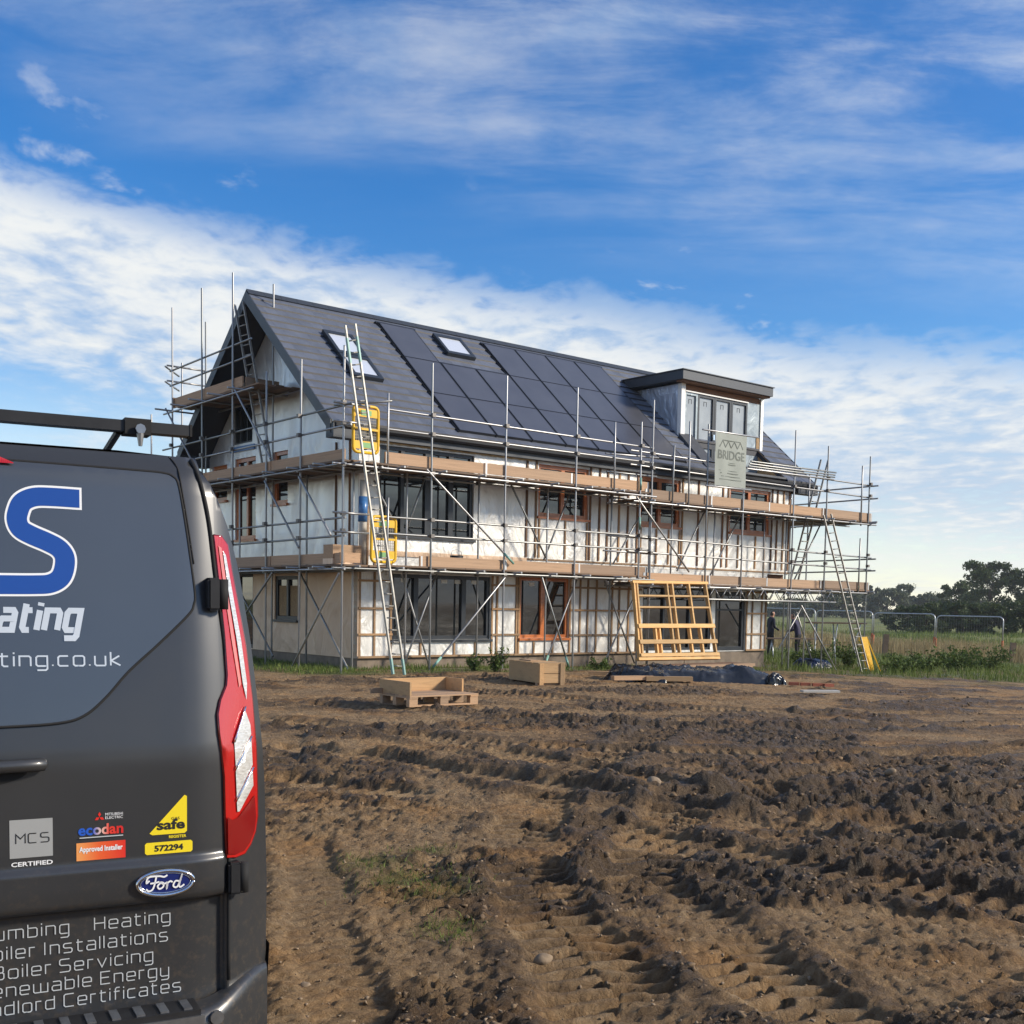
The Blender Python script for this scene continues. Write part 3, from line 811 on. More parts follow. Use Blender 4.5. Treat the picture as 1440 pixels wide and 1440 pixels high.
# battens, each nailed strip its own piece -----------------------------
def batten_v(x, z0, z1, y=-.012, w=.05, mat='batten', lx=None):
    board_obj('batten', (x, y - .014, (z0 + z1) / 2), (w, .026, z1 - z0), house, mat)
def batten_h(x0, x1, z, y=-.038, w=.048, mat='batten'):
    board_obj('batten', ((x0 + x1) / 2, y - .012, z), (x1 - x0, .023, w), house, mat)
for x in (.05, .45, .90, 3.91, 4.07, 4.70, 4.78, 6.54, 6.90, 7.18, 7.50, 8.09, 8.36, 8.72, 9.05, 13.83, 14.10, 14.55, 14.75):
    batten_v(x, Z0 + .03, 2.5, 0.0)
for x in (1.75, 2.75, 3.4, 5.3, 5.95): batten_v(x, Z0 + .03, .585, 0.0)
for a, b in ((.0, .93), (3.88, 4.80), (6.52, 9.2), (13.80, LG)):
    for z in (2.03, 1.41, .78): batten_h(a, b, z + rnd.uniform(-.03, .03), -.028)
batten_h(0, 4.6, .27, -.028); batten_h(4.62, 9.3, .265, -.028); batten_h(13.80, LG, .27, -.028)
for x in (4.97, 5.28, 7.18, 7.52, 7.82, 8.26, 8.60, 8.97, 10.80, 11.48, 11.86, 12.56, 12.80, 14.88, 15.14, 15.45, 15.74):
    batten_v(x, 2.74, 5.2, -.012, .055, 'batten_dark' if rnd.random() < .65 else 'batten')
for x in (5.40, 6.30, 7.08, 9.12, 9.75, 10.25, 10.70, 13.3, 14.12, 14.55): batten_v(x, 2.74, 3.72, -.012, .05, 'batten')
batten_h(5.0, 10.6, 2.69, -.012, .045); batten_h(10.62, L1, 2.66, -.012, .045)
for y in (.35, .95): board_obj('batten', (-.022, y, 4.0), (.026, .045, 2.4), house, 'batten_dark')
# tarred bottom flap of the upper foil
MB().box(.02, 5.0, -.03, -.016, 2.60, 2.72).build('foil_flap', 'foil_low', house)
# insulation showing under the eaves
n = 60; V = []; Fq = []
for i in range(n):
    x = .3 + (5.1 - .3) * i / (n - 1); a = .5 + .5 * math.sin(i * 1.7) * rnd.random()
    V += [(x, -.03 - .05 * rnd.random(), 5.14 + .035 * a), (x, -.06 - .06 * rnd.random(), 5.24), (x, -.03, 5.36)]
for i in range(n - 1):
    for k in range(2): Fq.append((i * 3 + k, i * 3 + 3 + k, i * 3 + 4 + k, i * 3 + 1 + k))
mesh_obj('insulation', V, Fq, 'insulation', house, True)

# roof ---------------------------------------------------------------
RCX0, RCX1, RCY = 12.25, 15.40, 1.02      # balcony well cut in front of the dormer
DX0, DX1, DY0 = 11.75, 15.58, 1.0          # dormer
roof = MB()
T = .16
def slab(m, x0, x1, ya, yb, t0=.03, th=T):
    za, zb = rz_(ya) - t0, rz_(yb) - t0
    m.add([(x0, ya, za), (x1, ya, za), (x1, yb, zb), (x0, yb, zb), (x0, ya, za - th), (x1, ya, za - th), (x1, yb, zb - th), (x0, yb, zb - th)],
          [(0, 1, 2, 3), (7, 6, 5, 4), (0, 4, 5, 1), (1, 5, 6, 2), (2, 6, 7, 3), (3, 7, 4, 0)])
slab(roof, RX0 + .03, RCX0, EY + .02, RCY); slab(roof, RCX1, RX1 - .03, EY + .02, RCY); slab(roof, RX0 + .03, RX1 - .03, RCY + .001, RY)
slab(roof, RX0 + .03, RX1 - .03, RY + .001, D - EY - .02)
roofo = roof.build('roof', 'soffit', house)
NC = 17
gauge = (RY - EY) / NC
def course(k, xa, xb):
    """one run of a course of flat interlocking tiles"""
    y0, y1 = EY + k * gauge - .02, EY + (k + 1) * gauge + .03
    V, Fc, cols = [], [], []
    x = RX0 + (0 if k % 2 else -.165)
    za, zb = rz_(y0), EZ + MS * (y1 - EY)
    while x < xb:
        a_, b_ = max(x, xa), min(x + .328, xb); x += .33
        if b_ - a_ < .02: continue
        j = rnd.uniform(-.002, .002); l0 = .050 + j; l1 = .003 + j
        i = len(V)
        V += [(a_, y0, za + l0), (b_, y0, za + l0 + rnd.uniform(-.002, .002)), (b_, y1, zb + l1), (a_, y1, zb + l1), (a_, y0, za - .004), (b_, y0, za - .004)]
        Fc += [(i, i + 1, i + 2, i + 3), (i + 4, i + 5, i + 1, i), (i + 3, i + 4, i), (i + 1, i + 5, i + 2)]
        g = rnd.uniform(.84, 1.10); col = (.108 * g, .124 * g, .162 * g, 1); lip_shade = (.014, .015, .020, 1)  # lip faces near black, the shadow line of each course painted on
        cols += [col] * 4 + [lip_shade] * 4 + [col] * 6
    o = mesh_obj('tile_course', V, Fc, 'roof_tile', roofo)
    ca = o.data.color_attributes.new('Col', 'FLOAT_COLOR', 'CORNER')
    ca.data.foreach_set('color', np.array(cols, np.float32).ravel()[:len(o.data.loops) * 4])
    return o
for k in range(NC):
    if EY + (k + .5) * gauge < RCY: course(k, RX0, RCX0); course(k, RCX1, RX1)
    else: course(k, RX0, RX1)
m = MB(); m.add([(RX0, RY + .02, RZ + .02), (RX1, RY + .02, RZ + .02), (RX1, D - EY, EZ + .02), (RX0, D - EY, EZ + .02)], [(0, 1, 2, 3)])
o = m.build('back_slope', 'fascia', roofo)
# ridge tiles
rm = None
for i in range(39):
    if rm is None:
        o = MB().prism([(-.14, -.10), (0, .035), (.14, -.10), (.12, -.115), (0, .012), (-.12, -.115)], 'x', 0, .445).build('ridge_tile', 'fascia', roofo); rm = o.data
    else:
        o = bpy.data.objects.new('ridge_tile', rm); COL.objects.link(o); o.parent = roofo
    o.location = (RX0 + .452 * i, RY, RZ + .045)
# barge boards, soffits and eaves boxes at both verges
for xv, sgn in ((RX0, 1), (RX1, -1)):
    for side in (0, 1):
        yy = (lambda y: y) if side == 0 else (lambda y: D - y)
        pts = [(EY - .02, EZ + .03), (RY - .003, RZ + .03), (RY - .003, RZ - .27), (EY - .02, EZ - .27)]
        MB().prism([(yy(p[0]), p[1]) for p in pts], 'x', xv - .02 * sgn, xv + .012 * sgn).build('barge_board', 'fascia', roofo)
        pts = [(EY, EZ - .20), (RY - .003, RZ - .20), (RY - .003, RZ - .215), (EY, EZ - .215)]
        inner = -.002 if sgn == 1 else L1 + .002
        MB().prism([(yy(p[0]), p[1]) for p in pts], 'x', xv + .014 * sgn, inner).build('soffit', 'soffit', roofo)
        MB().prism([(yy(-.30), EZ - .36), (yy(.02), EZ - .36), (yy(.02), EZ - .06), (yy(-.30), EZ - .06)], 'x', xv - .006 * sgn, inner).build('eaves_box', 'fascia', roofo)
# front fascia and gutter run
MB().box(-.001, L1 + .001, -.19, -.165, EZ - .30, EZ - .02).build('fascia_board', 'fascia', roofo)
MB().box(-.001, L1 + .001, -.164, -.02, EZ - .30, EZ - .285).build('soffit', 'soffit', roofo)
g = MB(); prof = [(-.20, EZ - .05), (-.205, EZ - .13), (-.25, EZ - .165), (-.30, EZ - .165), (-.33, EZ - .12), (-.335, EZ - .045), (-.322, EZ - .045), (-.315, EZ - .11), (-.292, EZ - .150), (-.255, EZ - .150), (-.215, EZ - .12), (-.212, EZ - .05)]
g.prism(prof, 'x', RX0 + .05, RX1 - .05).build('gutter', 'gutter', roofo)
MB().box(-.001, L1, D + .165, D + .19, EZ - .30, EZ - .02).build('fascia_board', 'fascia', roofo)

# things let into the roof --------------------------------------------
def roof_frame(x0, x1, ya, yb, lift):
    """corner points on a plane 'lift' above the tiles"""
    n = Vector((0, -math.sin(PITCHR), math.cos(PITCHR)))
    return [Vector((x, y, rz_(y))) + n * lift for x, y in ((x0, ya), (x1, ya), (x1, yb), (x0, yb))]
def roof_box(m, x0, x1, ya, yb, l0, l1):
    a, b = roof_frame(x0, x1, ya, yb, l0), roof_frame(x0, x1, ya, yb, l1)
    return m.add(a + b, [(3, 2, 1, 0), (4, 5, 6, 7), (0, 1, 5, 4), (1, 2, 6, 5), (2, 3, 7, 6), (3, 0, 4, 7)])
pw, ph = 1.16, 1.20
def solar(x0, yb):
    x0, x1, ya, yb_ = x0 + .02, x0 + pw - .02, yb + .005, yb + ph - .005
    m = MB(); f = .028
    roof_box(m, x0, x0 + f, ya, yb_, .02, .085); roof_box(m, x1 - f, x1, ya, yb_, .02, .085)
    roof_box(m, x0 + f, x1 - f, ya, ya + .010, .02, .085); roof_box(m, x0 + f, x1 - f, yb_ - .010, yb_, .02, .085)
    o = m.build('solar_panel', 'black_frame', roofo)
    roof_box(MB(), x0 + f - .002, x1 - f + .002, ya + .008, yb_ - .008, .03, .082).build('panel_glass', 'pv_glass', o)
for c_ in range(7):
    for r_ in range(3):
        if r_ == 2 and c_ in (1, 2): continue
        solar(2.76 + pw * c_, -.02 + ph * r_)
m = MB()
for c_ in range(8):
    top = 3.60 if c_ in (0, 1, 3, 4, 5, 6, 7) else 2.40
    roof_box(m, 2.745 + pw * c_, 2.775 + pw * c_, -.03, top, .018, .055)
roof_box(m, 2.70, 3.96, 3.585, 3.63, .018, .07); roof_box(m, 6.20, 10.93, 3.585, 3.63, .018, .07); roof_box(m, 3.94, 6.20, 2.385, 2.43, .018, .07)
m.build('panel_flashing', 'black_frame', roofo)
def rooflight(x0, x1, ya, yb):
    m = MB(); f = .09
    roof_box(m, x0, x0 + f, ya, yb, .0, .13); roof_box(m, x1 - f, x1, ya, yb, .0, .13)
    roof_box(m, x0 + f, x1 - f, ya, ya + f, .0, .13); roof_box(m, x0 + f, x1 - f, yb - f, yb, .0, .13)
    o = m.build('roof_window', 'anthracite', roofo)
    roof_box(MB(), x0 + f - .003, x1 - f + .003, ya + f, yb - f, .06, .105).build('pane', 'roof_glass', o)
    return o
rooflight(.62, 1.46, 2.02, 2.78); rooflight(.62, 1.46, 1.30, 2.00)
rooflight(4.46, 5.40, 2.80, 3.52)

# dormer --------------------------------------------------------------
dorm = MB().box(DX0 - .30, DX1 + .06, DY0 - .32, 3.35, 8.19, 8.455).build('dormer_roof', 'fascia', house)
MB().box(DX0 - .34, DX1 + .10, DY0 - .36, 3.36, 8.456, 8.478).build('roof_trim', 'fascia', dorm)
MB().box(DX0 - .22, DX1 + .02, DY0 - .24, DY0 + .02, 8.145, 8.188).build('soffit', 'brown_board', dorm)
yt = EY + (8.15 - EZ) / MS
for nm, x0, x1 in (('dormer_cheek', DX0, DX0 + .1), ('dormer_cheek', DX1 - .1, DX1)):
    MB().prism([(DY0 + .14, rz_(DY0 + .14) + .02), (yt, 8.14), (DY0 + .14, 8.14)], 'x', x0, x1).build(nm, 'foil_dormer', house)
for x0, x1 in ((DX0 - .006, DX0 + .17), (DX1 - .12, DX1 + .008)):
    MB().box(x0, x1, DY0 - .01, DY0 + .138, 6.52, 8.142).build('corner_post', 'white_label' if x0 < 12 else 'foil_front', house)
zb = 5.66
MB().box(DX0 + .172, DX1 - .122, DY0 + .06, DY0 + .12, 7.96, 8.14).build('dormer_head', 'brown_board', house)
MB().box(14.84, DX1 - .122, DY0 + .03, DY0 + .10, zb, 7.958).build('dormer_panel', 'foil_blue', house)
MB().box(DX0 + .172, 14.84, DY0 - .02, DY0 + .05, 7.92, 7.957).build('head_trim', 'white_label', house)
def dwin(u0, u1, z0, z1, mat, gl):
    m = MB(); f = .075; y0 = DY0 + .02
    m.box(u0, u0 + f, y0, y0 + .08, z0, z1); m.box(u1 - f, u1, y0, y0 + .08, z0, z1); m.box(u0 + f, u1 - f, y0, y0 + .08, z0, z0 + f); m.box(u0 + f, u1 - f, y0, y0 + .08, z1 - f, z1)
    fr = m.build('window', mat, house)
    MB().box(u0 + f - .005, u1 - f + .005, y0 + .05, y0 + .06, z0 + f - .005, z1 - f + .005).build('pane', gl, fr)
    c0 = (u0 + u1) / 2
    for sx in (-.07, .05): MB().box(c0 + sx, c0 + sx + .02, y0 + .044, y0 + .049, z1 - .32, z1 - .2).build('glazing_label', 'anthracite', fr)
    MB().box(c0 - .07, c0 + .07, y0 + .044, y0 + .049, z1 - .2, z1 - .185).build('glazing_label', 'anthracite', fr)
    return fr
dwin(11.925, 12.50, zb, 7.918, 'foil_blue', 'cloud_glass')
d1 = dwin(12.51, 13.27, zb, 7.918, 'anthracite', 'cloud_glass'); d2 = dwin(13.28, 14.05, zb, 7.918, 'anthracite', 'cloud_glass')
MB().box(13.21, 13.26, DY0 - .03, DY0 + .02, 6.62, 6.78).build('handle', 'chrome', d1)
dwin(14.06, 14.835, zb, 7.918, 'anthracite', 'cloud_glass')
# balcony well: cheeks and floor
MB().prism([(EY + .1, 5.25), (RCY - .01, 5.25), (RCY - .01, rz_(RCY) - .02), (EY + .1, rz_(EY + .1) - .02)], 'x', RCX0 - .05, RCX0 - .002).build('well_cheek', 'lead', house)
MB().prism([(EY + .1, 5.25), (RCY - .01, 5.25), (RCY - .01, rz_(RCY) - .02), (EY + .1, rz_(EY + .1) - .02)], 'x', RCX1 + .002, RCX1 + .05).build('well_cheek', 'osb', house)
MB().prism([(RCY - .012, rz_(RCY) - .02), (RCY + .3, rz_(RCY) - .02), (RCY + .3, 7.2), (RCY - .012, 6.9)], 'x', RCX1 - .10, RCX1 + .05).build('well_upstand', 'osb', house)
MB().box(RCX0 - .04, RCX1 + .04, EY + .05, DY0 + .02, 5.54, 5.60).build('well_floor', 'lead', house)
m = MB()
m.prism([(EY + .05, rz_(EY + .05) + .01), (RCY, rz_(RCY) + .01), (RCY, rz_(RCY) + .16), (EY + .05, rz_(EY + .05) + .06)], 'x', RCX0 - .55, RCX0 + .012)
m.build('well_kerb', 'lead', house)

# ------------------------------------------------------------------ scaffolding
scaf = empty('scaffolding', HO, TH, 'galvanised tube scaffolding with timber decks standing round the foil wrapped house', 'scaffolding')
SF, SG = 1.253, 1.18
couplers = MB()
def clamp(p):
    x, y, z = p; s = .045
    couplers.box(x - s, x + s, y - s, y + s, z - s * .9, z + s * .9)
def gzh(x, y):
    w = h2w(x, y); return float(base_z(w.x, w.y))
def upright(x, y, z0, z1, foot=True):
    if z0 is None: z0 = gzh(x, y) - .12
    lean = rnd.uniform(-.02, .02), rnd.uniform(-.015, .015)
    tube_obj('upright_tube', (x, y, z0), (x + lean[0], y + lean[1], z1), scaf)
def ledger(a, b, nm='ledger_tube'): tube_obj(nm, a, b, scaf)
OUT = [(-SG, 6.88), (1.13, 6.84), (3.25, 6.86), (5.52, 6.89), (7.80, 6.31), (8.22, 6.92), (14.29, 6.80), (15.94, 6.51), (18.21, 6.41)]
for x, zt in OUT: upright(x, -SF, None, zt)
for x, z0, zt in ((-.05, 4.35, 6.04), (6.84, 4.38, 6.20), (9.02, 4.15, 5.84), (9.67, 4.15, 6.54), (10.43, 1.72, 6.55), (11.97, 1.72, 6.40), (17.78, 4.2, 6.08), (17.78, 2.05, 3.81), (-.05, 2.12, 3.80)):
    upright(x, -SF, z0, zt)
for x, zt in ((1.06, 4.9), (3.16, 4.9), (5.36, 4.9), (7.64, 4.85), (10.0, 4.6), (11.80, 4.6), (14.1, 4.6), (16.25, 5.75)):
    upright(x, -.36, None if x < 9 or x > 15 else 2.1, zt)
upright(9.12, -.36, None, 4.6); upright(15.17, -.36, None, 4.6)
# short uprights with the painted collar at the joint of the two decks
for x, z in ((7.80, 4.72), (7.80, 3.7)): tube_obj('painted_sleeve', (x, -SF, z - .16), (x, -SF, z + .16), scaf, 'green_paint', .031)
# gable face uprights
for y, zt in ((.56, 6.86), (2.15, 6.82), (3.89, 9.42), (5.59, 9.38), (7.47, 9.24)): upright(-SG, y, None, zt)
for y, zt in ((1.68, 4.9), (3.40, 9.2), (5.15, 5.0), (7.16, 8.95), (8.74, 8.10)): upright(-.36, y, None, zt)
upright(-SG, 8.9, None, 6.6); upright(-.36, -.36, None, 4.5)
# right return
for y, zt in ((1.75, 6.2),): upright(18.21, y, None, zt); upright(16.4, y, None, 5.9)
# ledgers under the decks and guard rails, front face, two deck levels that step at x = 8
for (x0, x1, dz) in ((-1.45, 8.35, 0.), (7.5, 18.55, -.16)):
    for y in (-SF - .05, -.31):
        for z in (2.24, 4.42): ledger((x0, y, z + dz), (x1, y, z + dz))
for z in (3.03, 3.39, 5.28, 5.70):
    y = -SF + .05
    ledger((.0 if z > 3 else -.1, y, z), (8.3, y, z + rnd.uniform(-.01, .03)), 'guard_rail')
for z0, z1 in ((2.97, 2.84), (3.36, 3.22), (5.20, 5.12), (5.56, 5.50)):
    ledger((7.45, -SF + .05, z0), (18.5, -SF + .05, z1), 'guard_rail')
for z in (3.0, 3.4, 5.3, 5.68):      # stubs at the corner beside the ladder
    ledger((-1.45, -SF - .05, z), (-.55, -SF - .05, z), 'guard_rail')
for k, (x0, x1) in enumerate(((6.6, 8.6), (6.7, 8.4), (6.65, 8.5), (6.6, 8.55))):
    ledger((x0, -SF + .1, (2.95, 3.34, 4.95, 5.40)[k]), (x1, -SF + .1, (2.93, 3.33, 4.97, 5.47)[k]), 'guard_rail')
# bundle of spare tubes laid along the rail by the dormer
for k in range(4):
    ledger((12.0 + .05 * k, -SF - .07 - .012 * (k % 2), 5.48 + .072 * k), (16.15 + .03 * k, -SF - .07 - .012 * (k % 2), 5.51 + .072 * k), 'spare_tube')
# gable ledgers and rails
for z in (2.22, 4.42):
    for x in (-SG - .05, -.31): ledger((x, -1.45, z), (x, 8.9, z - .02))
for z in (2.93, 3.31, 5.23, 5.66): ledger((-SG + .05, -1.5 if z > 5 else -1.3, z), (-SG + .05, 8.2, z - .10), 'guard_rail')
ledger((-SG - .06, -1.0, 5.67), (-SG + .9, -1.75, 5.78), 'guard_rail')
# return rails at the right hand end
for z in (5.08, 5.48, 4.34, 3.17, 2.80, 2.10): ledger((18.28, -1.52, z), (18.28, 1.95, z - .04), 'guard_rail')
for z in (4.30, 2.08): ledger((15.9, 1.7, z), (18.4, 1.7, z))
# transoms
for x in np.arange(-.9, 8.0, 1.12):
    for z in (2.285, 4.465): ledger((float(x), -1.52, z), (float(x), -.08, z), 'transom_tube')
for x in np.arange(8.1, 18.4, 1.13):
    for z in (2.125, 4.305): ledger((float(x), -1.50, z), (float(x), -.08, z), 'transom_tube')
for y in np.arange(-.5, 8.6, 1.15):
    for z in (2.265, 4.465): ledger((-1.46, float(y), z), (-.08, float(y), z), 'transom_tube')
# deck boards, each one separate
def deck_x(x0, x1, z, ylist, parent=scaf):
    for y in ylist:
        x = x0 - rnd.uniform(0, .9)
        while x < x1:
            L = rnd.choice((3.0, 3.9, 3.9)); a, b = max(x, x0 - rnd.uniform(0, .1)), min(x + L, x1 + rnd.uniform(0, .1)); x += L + .01
            if b - a > .3: board_obj('deck_board', ((a + b) / 2, y, z + rnd.uniform(-.003, .003)), (b - a, .222, .038), parent, 'deck_board', (0, 0, rnd.uniform(-.002, .002)))
def deck_y(y0, y1, z, xlist):
    for x in xlist:
        y = y0 - rnd.uniform(0, .9)
        while y < y1:
            L = rnd.choice((3.0, 3.9, 3.9)); a, b = max(y, y0 - rnd.uniform(0, .1)), min(y + L, y1 + rnd.uniform(0, .1)); y += L + .01
            if b - a > .3: board_obj('deck_board', (x, (a + b) / 2, z + rnd.uniform(-.003, .003)), (b - a, .222, .038), scaf, 'deck_board', (0, 0, math.pi / 2 + rnd.uniform(-.002, .002)))
rows = [-1.12, -.895, -.67, -.445, -.22]
deck_x(-.05, 8.2, 2.33, rows); deck_x(-.05, 8.2, 4.51, rows)
deck_x(8.0, 18.4, 2.17, rows); deck_x(8.0, 18.4, 4.35, rows)
xr = [-1.06, -.835, -.61, -.385, -.16]
deck_y(-1.22, 8.6, 2.31, xr); deck_y(-1.22, 8.6, 4.51, xr)
for z in (2.17, 4.35):          # return deck on the right end
    for k in range(6): board_obj('deck_board', (16.9 + .23 * k, .75, z - .004), (2.6, .222, .038), scaf, 'deck_board', (0, 0, math.pi / 2))
# toe boards
def toe_x(x0, x1, y, z0, z1, n, dz=0.):
    w = (x1 - x0) / n
    for i in range(n):
        board_obj('toe_board', (x0 + w * (i + .5), y - .02 * (i % 2), (z0 + z1) / 2 + dz * i / n + rnd.uniform(-.006, .006)), (w + .06, .038, z1 - z0), scaf, 'scaffold_board', (0, rnd.uniform(-.003, .003), 0))
        for sx in (-1, 1): board_obj('end_band', (x0 + w * (i + .5) + sx * (w / 2 - .02), y - .02 * (i % 2), (z0 + z1) / 2 + dz * i / n), (.045, .046, z1 - z0 + .004), scaf, 'galv')
toe_x(-.05, 8.15, -SF + .075, 4.545, 4.79, 3); toe_x(.9, 8.15, -SF + .075, 2.345, 2.575, 3)
toe_x(8.05, 18.4, -SF + .075, 4.375, 4.62, 4); toe_x(8.05, 18.4, -SF + .075, 2.195, 2.43, 4)
def toe_y(y0, y1, x, z0, z1, n):
    w = (y1 - y0) / n
    for i in range(n):
        board_obj('toe_board', (x - .02 * (i % 2), y0 + w * (i + .5), (z0 + z1) / 2 + rnd.uniform(-.006, .006)), (w + .05, .038, z1 - z0), scaf, 'scaffold_board', (0, rnd.uniform(-.003, .003), math.pi / 2))
toe_y(-1.2, 8.5, -SG + .075, 4.53, 4.75, 3); toe_y(-1.2, 8.5, -SG + .075, 2.335, 2.56, 3)
board_obj('toe_board', (-.95, -SF + .06, 2.47), (.50, .038, .21), scaf, 'scaffold_board')
board_obj('toe_board', (18.40, .2, 4.50), (2.6, .038, .23), scaf, 'scaffold_board', (0, 0, math.pi / 2))
board_obj('toe_board', (18.40, .2, 2.31), (2.6, .038, .23), scaf, 'scaffold_board', (0, 0, math.pi / 2))
# sole boards under the feet
for x in (1.13, 3.25, 5.52): board_obj('sole_board', (x, -SF, gzh(x, -SF) + .0), (.5, .22, .04), scaf, 'deck_board')
# braces
BR = [(.94, -1.31, 4.49, 3.50, -1.31, 2.50), (1.16, -1.31, .06, 3.24, -1.31, 2.16), (4.12, -.42, 4.45, 5.30, -.42, 2.72), (6.22, -.30, 4.48, 5.33, -.30, 2.67),
      (4.40, -1.31, 2.20, 5.35, -1.31, .0), (6.38, -.42, 2.2, 5.32, -.42, -.02), (7.50, -.30, 2.2, 8.72, -.30, -.02), (8.74, -.42, 2.16, 7.48, -.42, .08),
      (-1.24, -1.25, 2.13, -1.24, .87, -.08), (-.42, 1.92, 2.22, -.42, -.37, -.05), (-.42, 5.4, 2.1, -.42, 3.2, .15), (-1.24, 1.7, 2.17, -1.24, 3.6, .8),
      (-1.24, 2.1, 4.3, -1.24, .49, 2.71), (-1.24, .5, 4.28, -1.24, -.89, 2.94), (1.0, -.30, 2.18, 1.88, -.30, -.15), (1.9, -.42, 2.2, 1.02, -.42, .12),
      (1.66, -.30, 4.55, 1.1, -.30, 3.16), (.22, -.30, 4.25, .85, -.30, 3.2), (7.60, -1.31, 4.37, 9.70, -1.31, 2.50), (13.05, -.30, 4.3, 11.7, -.30, 2.4),
      (11.4, -.42, 4.45, 10.2, -.42, 2.55), (8.85, -.30, 4.1, 7.8, -.30, 2.66), (14.70, -1.35, 1.66, 16.75, -1.35, -.50), (16.0, -.42, 1.6, 14.9, -.42, .3),
      (15.9, -.30, 1.45, 16.8, -.30, -.1), (17.0, -.30, 4.25, 15.7, -.30, 2.4), (-1.24, 3.75, 6.7, -1.24, 1.83, 4.79), (-1.24, 7.75, 6.62, -1.24, 6.1, 5.1),
      (13.6, -1.7, 1.7, 14.5, -2.9, -.3)]
for b in BR[:-1]: tube_obj('brace_tube', b[:3], b[3:], scaf)
for b in BR[:2] + BR[4:6]: tube_obj('painted_sleeve', Vector(b[3:]).lerp(Vector(b[:3]), .0) if b[5] < b[2] else Vector(b[:3]), (Vector(b[3:]).lerp(Vector(b[:3]), .12) if b[5] < b[2] else Vector(b[:3]).lerp(Vector(b[3:]), .12)), scaf, 'green_paint', .029)
# lattice beams carrying the deck over the doorway
for y in (-SF - .06, -.42):
    ledger((10.35, y, 2.10), (16.65, y, 2.10), 'beam_chord'); ledger((10.5, y, 1.77), (16.5, y, 1.77), 'beam_chord')
    n = 22
    for i in range(n):
        x0 = 10.5 + 6.0 * i / n; x1 = 10.5 + 6.0 * (i + 1) / n
        a, b = (x0, y, 2.09 if i % 2 else 1.78), (x1, y, 1.78 if i % 2 else 2.09)
        tube_obj('beam_lacing', a, b, scaf, 'tube', .013, 6)
# upper gable platform
for k in range(5): board_obj('deck_board', (-1.06 + .225 * k, 4.85 + .1 * (k % 2), 6.60 + .002 * k), (4.6, .222, .038), scaf, 'deck_board', (0, .006, math.pi / 2))
board_obj('toe_board', (-SG + .07, 5.5, 6.76), (4.05, .038, .25), scaf, 'scaffold_board', (0, .012, math.pi / 2))
board_obj('toe_board', (-.62, 7.42, 6.76), (1.1, .038, .23), scaf, 'scaffold_board')
board_obj('toe_board', (-.60, 3.47, 6.78), (.9, .038, .23), scaf, 'scaffold_board')
for x in (-SG - .05, -.31): ledger((x, 2.7, 6.52), (x, 7.9, 6.48))
for y in (3.3, 4.4, 5.5, 6.6, 7.6): ledger((-1.6, y, 6.55), (.05, y, 6.55), 'transom_tube')
for z in (7.27, 7.66): ledger((-SG + .05, 3.0, z + .06), (-SG + .05, 7.7, z - .05), 'guard_rail')
for z in (7.30, 7.70): ledger((-.36, 8.9, z + .05), (-1.35, 7.5, z - .02), 'guard_rail'); ledger((-1.3, 7.52, z + .02), (-.1, 7.52, z + .02), 'guard_rail')
# clamps where tubes cross
for x, zt in OUT:
    for z in ((2.24, 3.03, 3.39, 4.42, 5.28, 5.70) if x < 8 else (2.08, 2.95, 3.3, 4.26, 5.17, 5.54)):
        if z < zt: clamp((x, -SF - .025, z))
for y in (.56, 2.15, 3.89, 5.59, 7.47):
    for z in (2.22, 2.93, 3.31, 4.42, 5.2, 5.62): clamp((-SG - .025, y, z))
for x in (1.06, 3.16, 5.36, 7.64): [clamp((x, -.335, z)) for z in (2.24, 4.42)]
tag(couplers.build('clamps', 'coupler', scaf), None, None, None, 'stuff')

# ------------------------------------------------------------------ ladders
def ladder(name, a0, a1, b0, b1, label, step=.25, mat='ladder_alu', ends=None, rail=(.026, .055), rung_r=.015):
    """a0,a1 feet; b0,b1 heads (world coordinates)"""
    a0, a1, b0, b1 = map(Vector, (a0, a1, b0, b1))
    o0 = (a0 + a1) / 2
    L = empty(name, o0, 0, label, 'ladder', 'ladders')
    for a, b in ((a0, b0), (a1, b1)):
        MB().bar(a - o0, b - o0, rail[0], rail[1], (b - a).cross(a1 - a0)).build('rail', mat, L)
        if ends:
            for p, q in ((a, a.lerp(b, ends)), (b.lerp(a, ends * 2.4), b.lerp(a, ends * .8))):
                MB().bar(p - o0, q - o0, rail[0] + .006, rail[1] + .006, (b - a).cross(a1 - a0)).build('painted_band', 'ladder_green', L)
    n = int((b0 - a0).length / step)
    for i in range(1, n):
        k = (i - .3) / n
        tube_obj('rung', a0.lerp(b0, k) - o0, a1.lerp(b1, k) - o0, L, mat, rung_r, 6)
    return L
W = lambda x, y, z: h2w(x, y, z)
ladder('ladder', W(-.62, -2.4, gzh(-.6, -2.4) + .04), W(-.33, -2.4, gzh(-.3, -2.4) + .02), W(-1.21, -1.36, 7.26), W(-.97, -1.36, 7.33), 'tall silver ladder with green painted ends standing at the corner beside yellow gates', ends=.045, rail=(.03, .06))
ladder('ladder', W(-.92, 2.76, 4.56), W(-.86, 2.42, 4.56), W(-.92, 4.30, 8.78), W(-.86, 3.97, 8.80), 'ladder leaning up the gable from the middle deck to the roof peak')
ladder('ladder', W(16.72, -2.2, gzh(16.7, -2.2) - .06), W(17.12, -2.2, gzh(17.1, -2.2) - .06), W(15.64, -1.36, 4.40), W(16.02, -1.36, 4.46), 'ladder from the weeds up to the end deck beside the yellow trestle')
ladder('ladder', W(15.05, -.62, 2.21), W(15.48, -.58, 2.21), W(16.45, -.62, 6.20), W(16.88, -.58, 6.22), 'ladder between the two end decks with its top above the gutter')
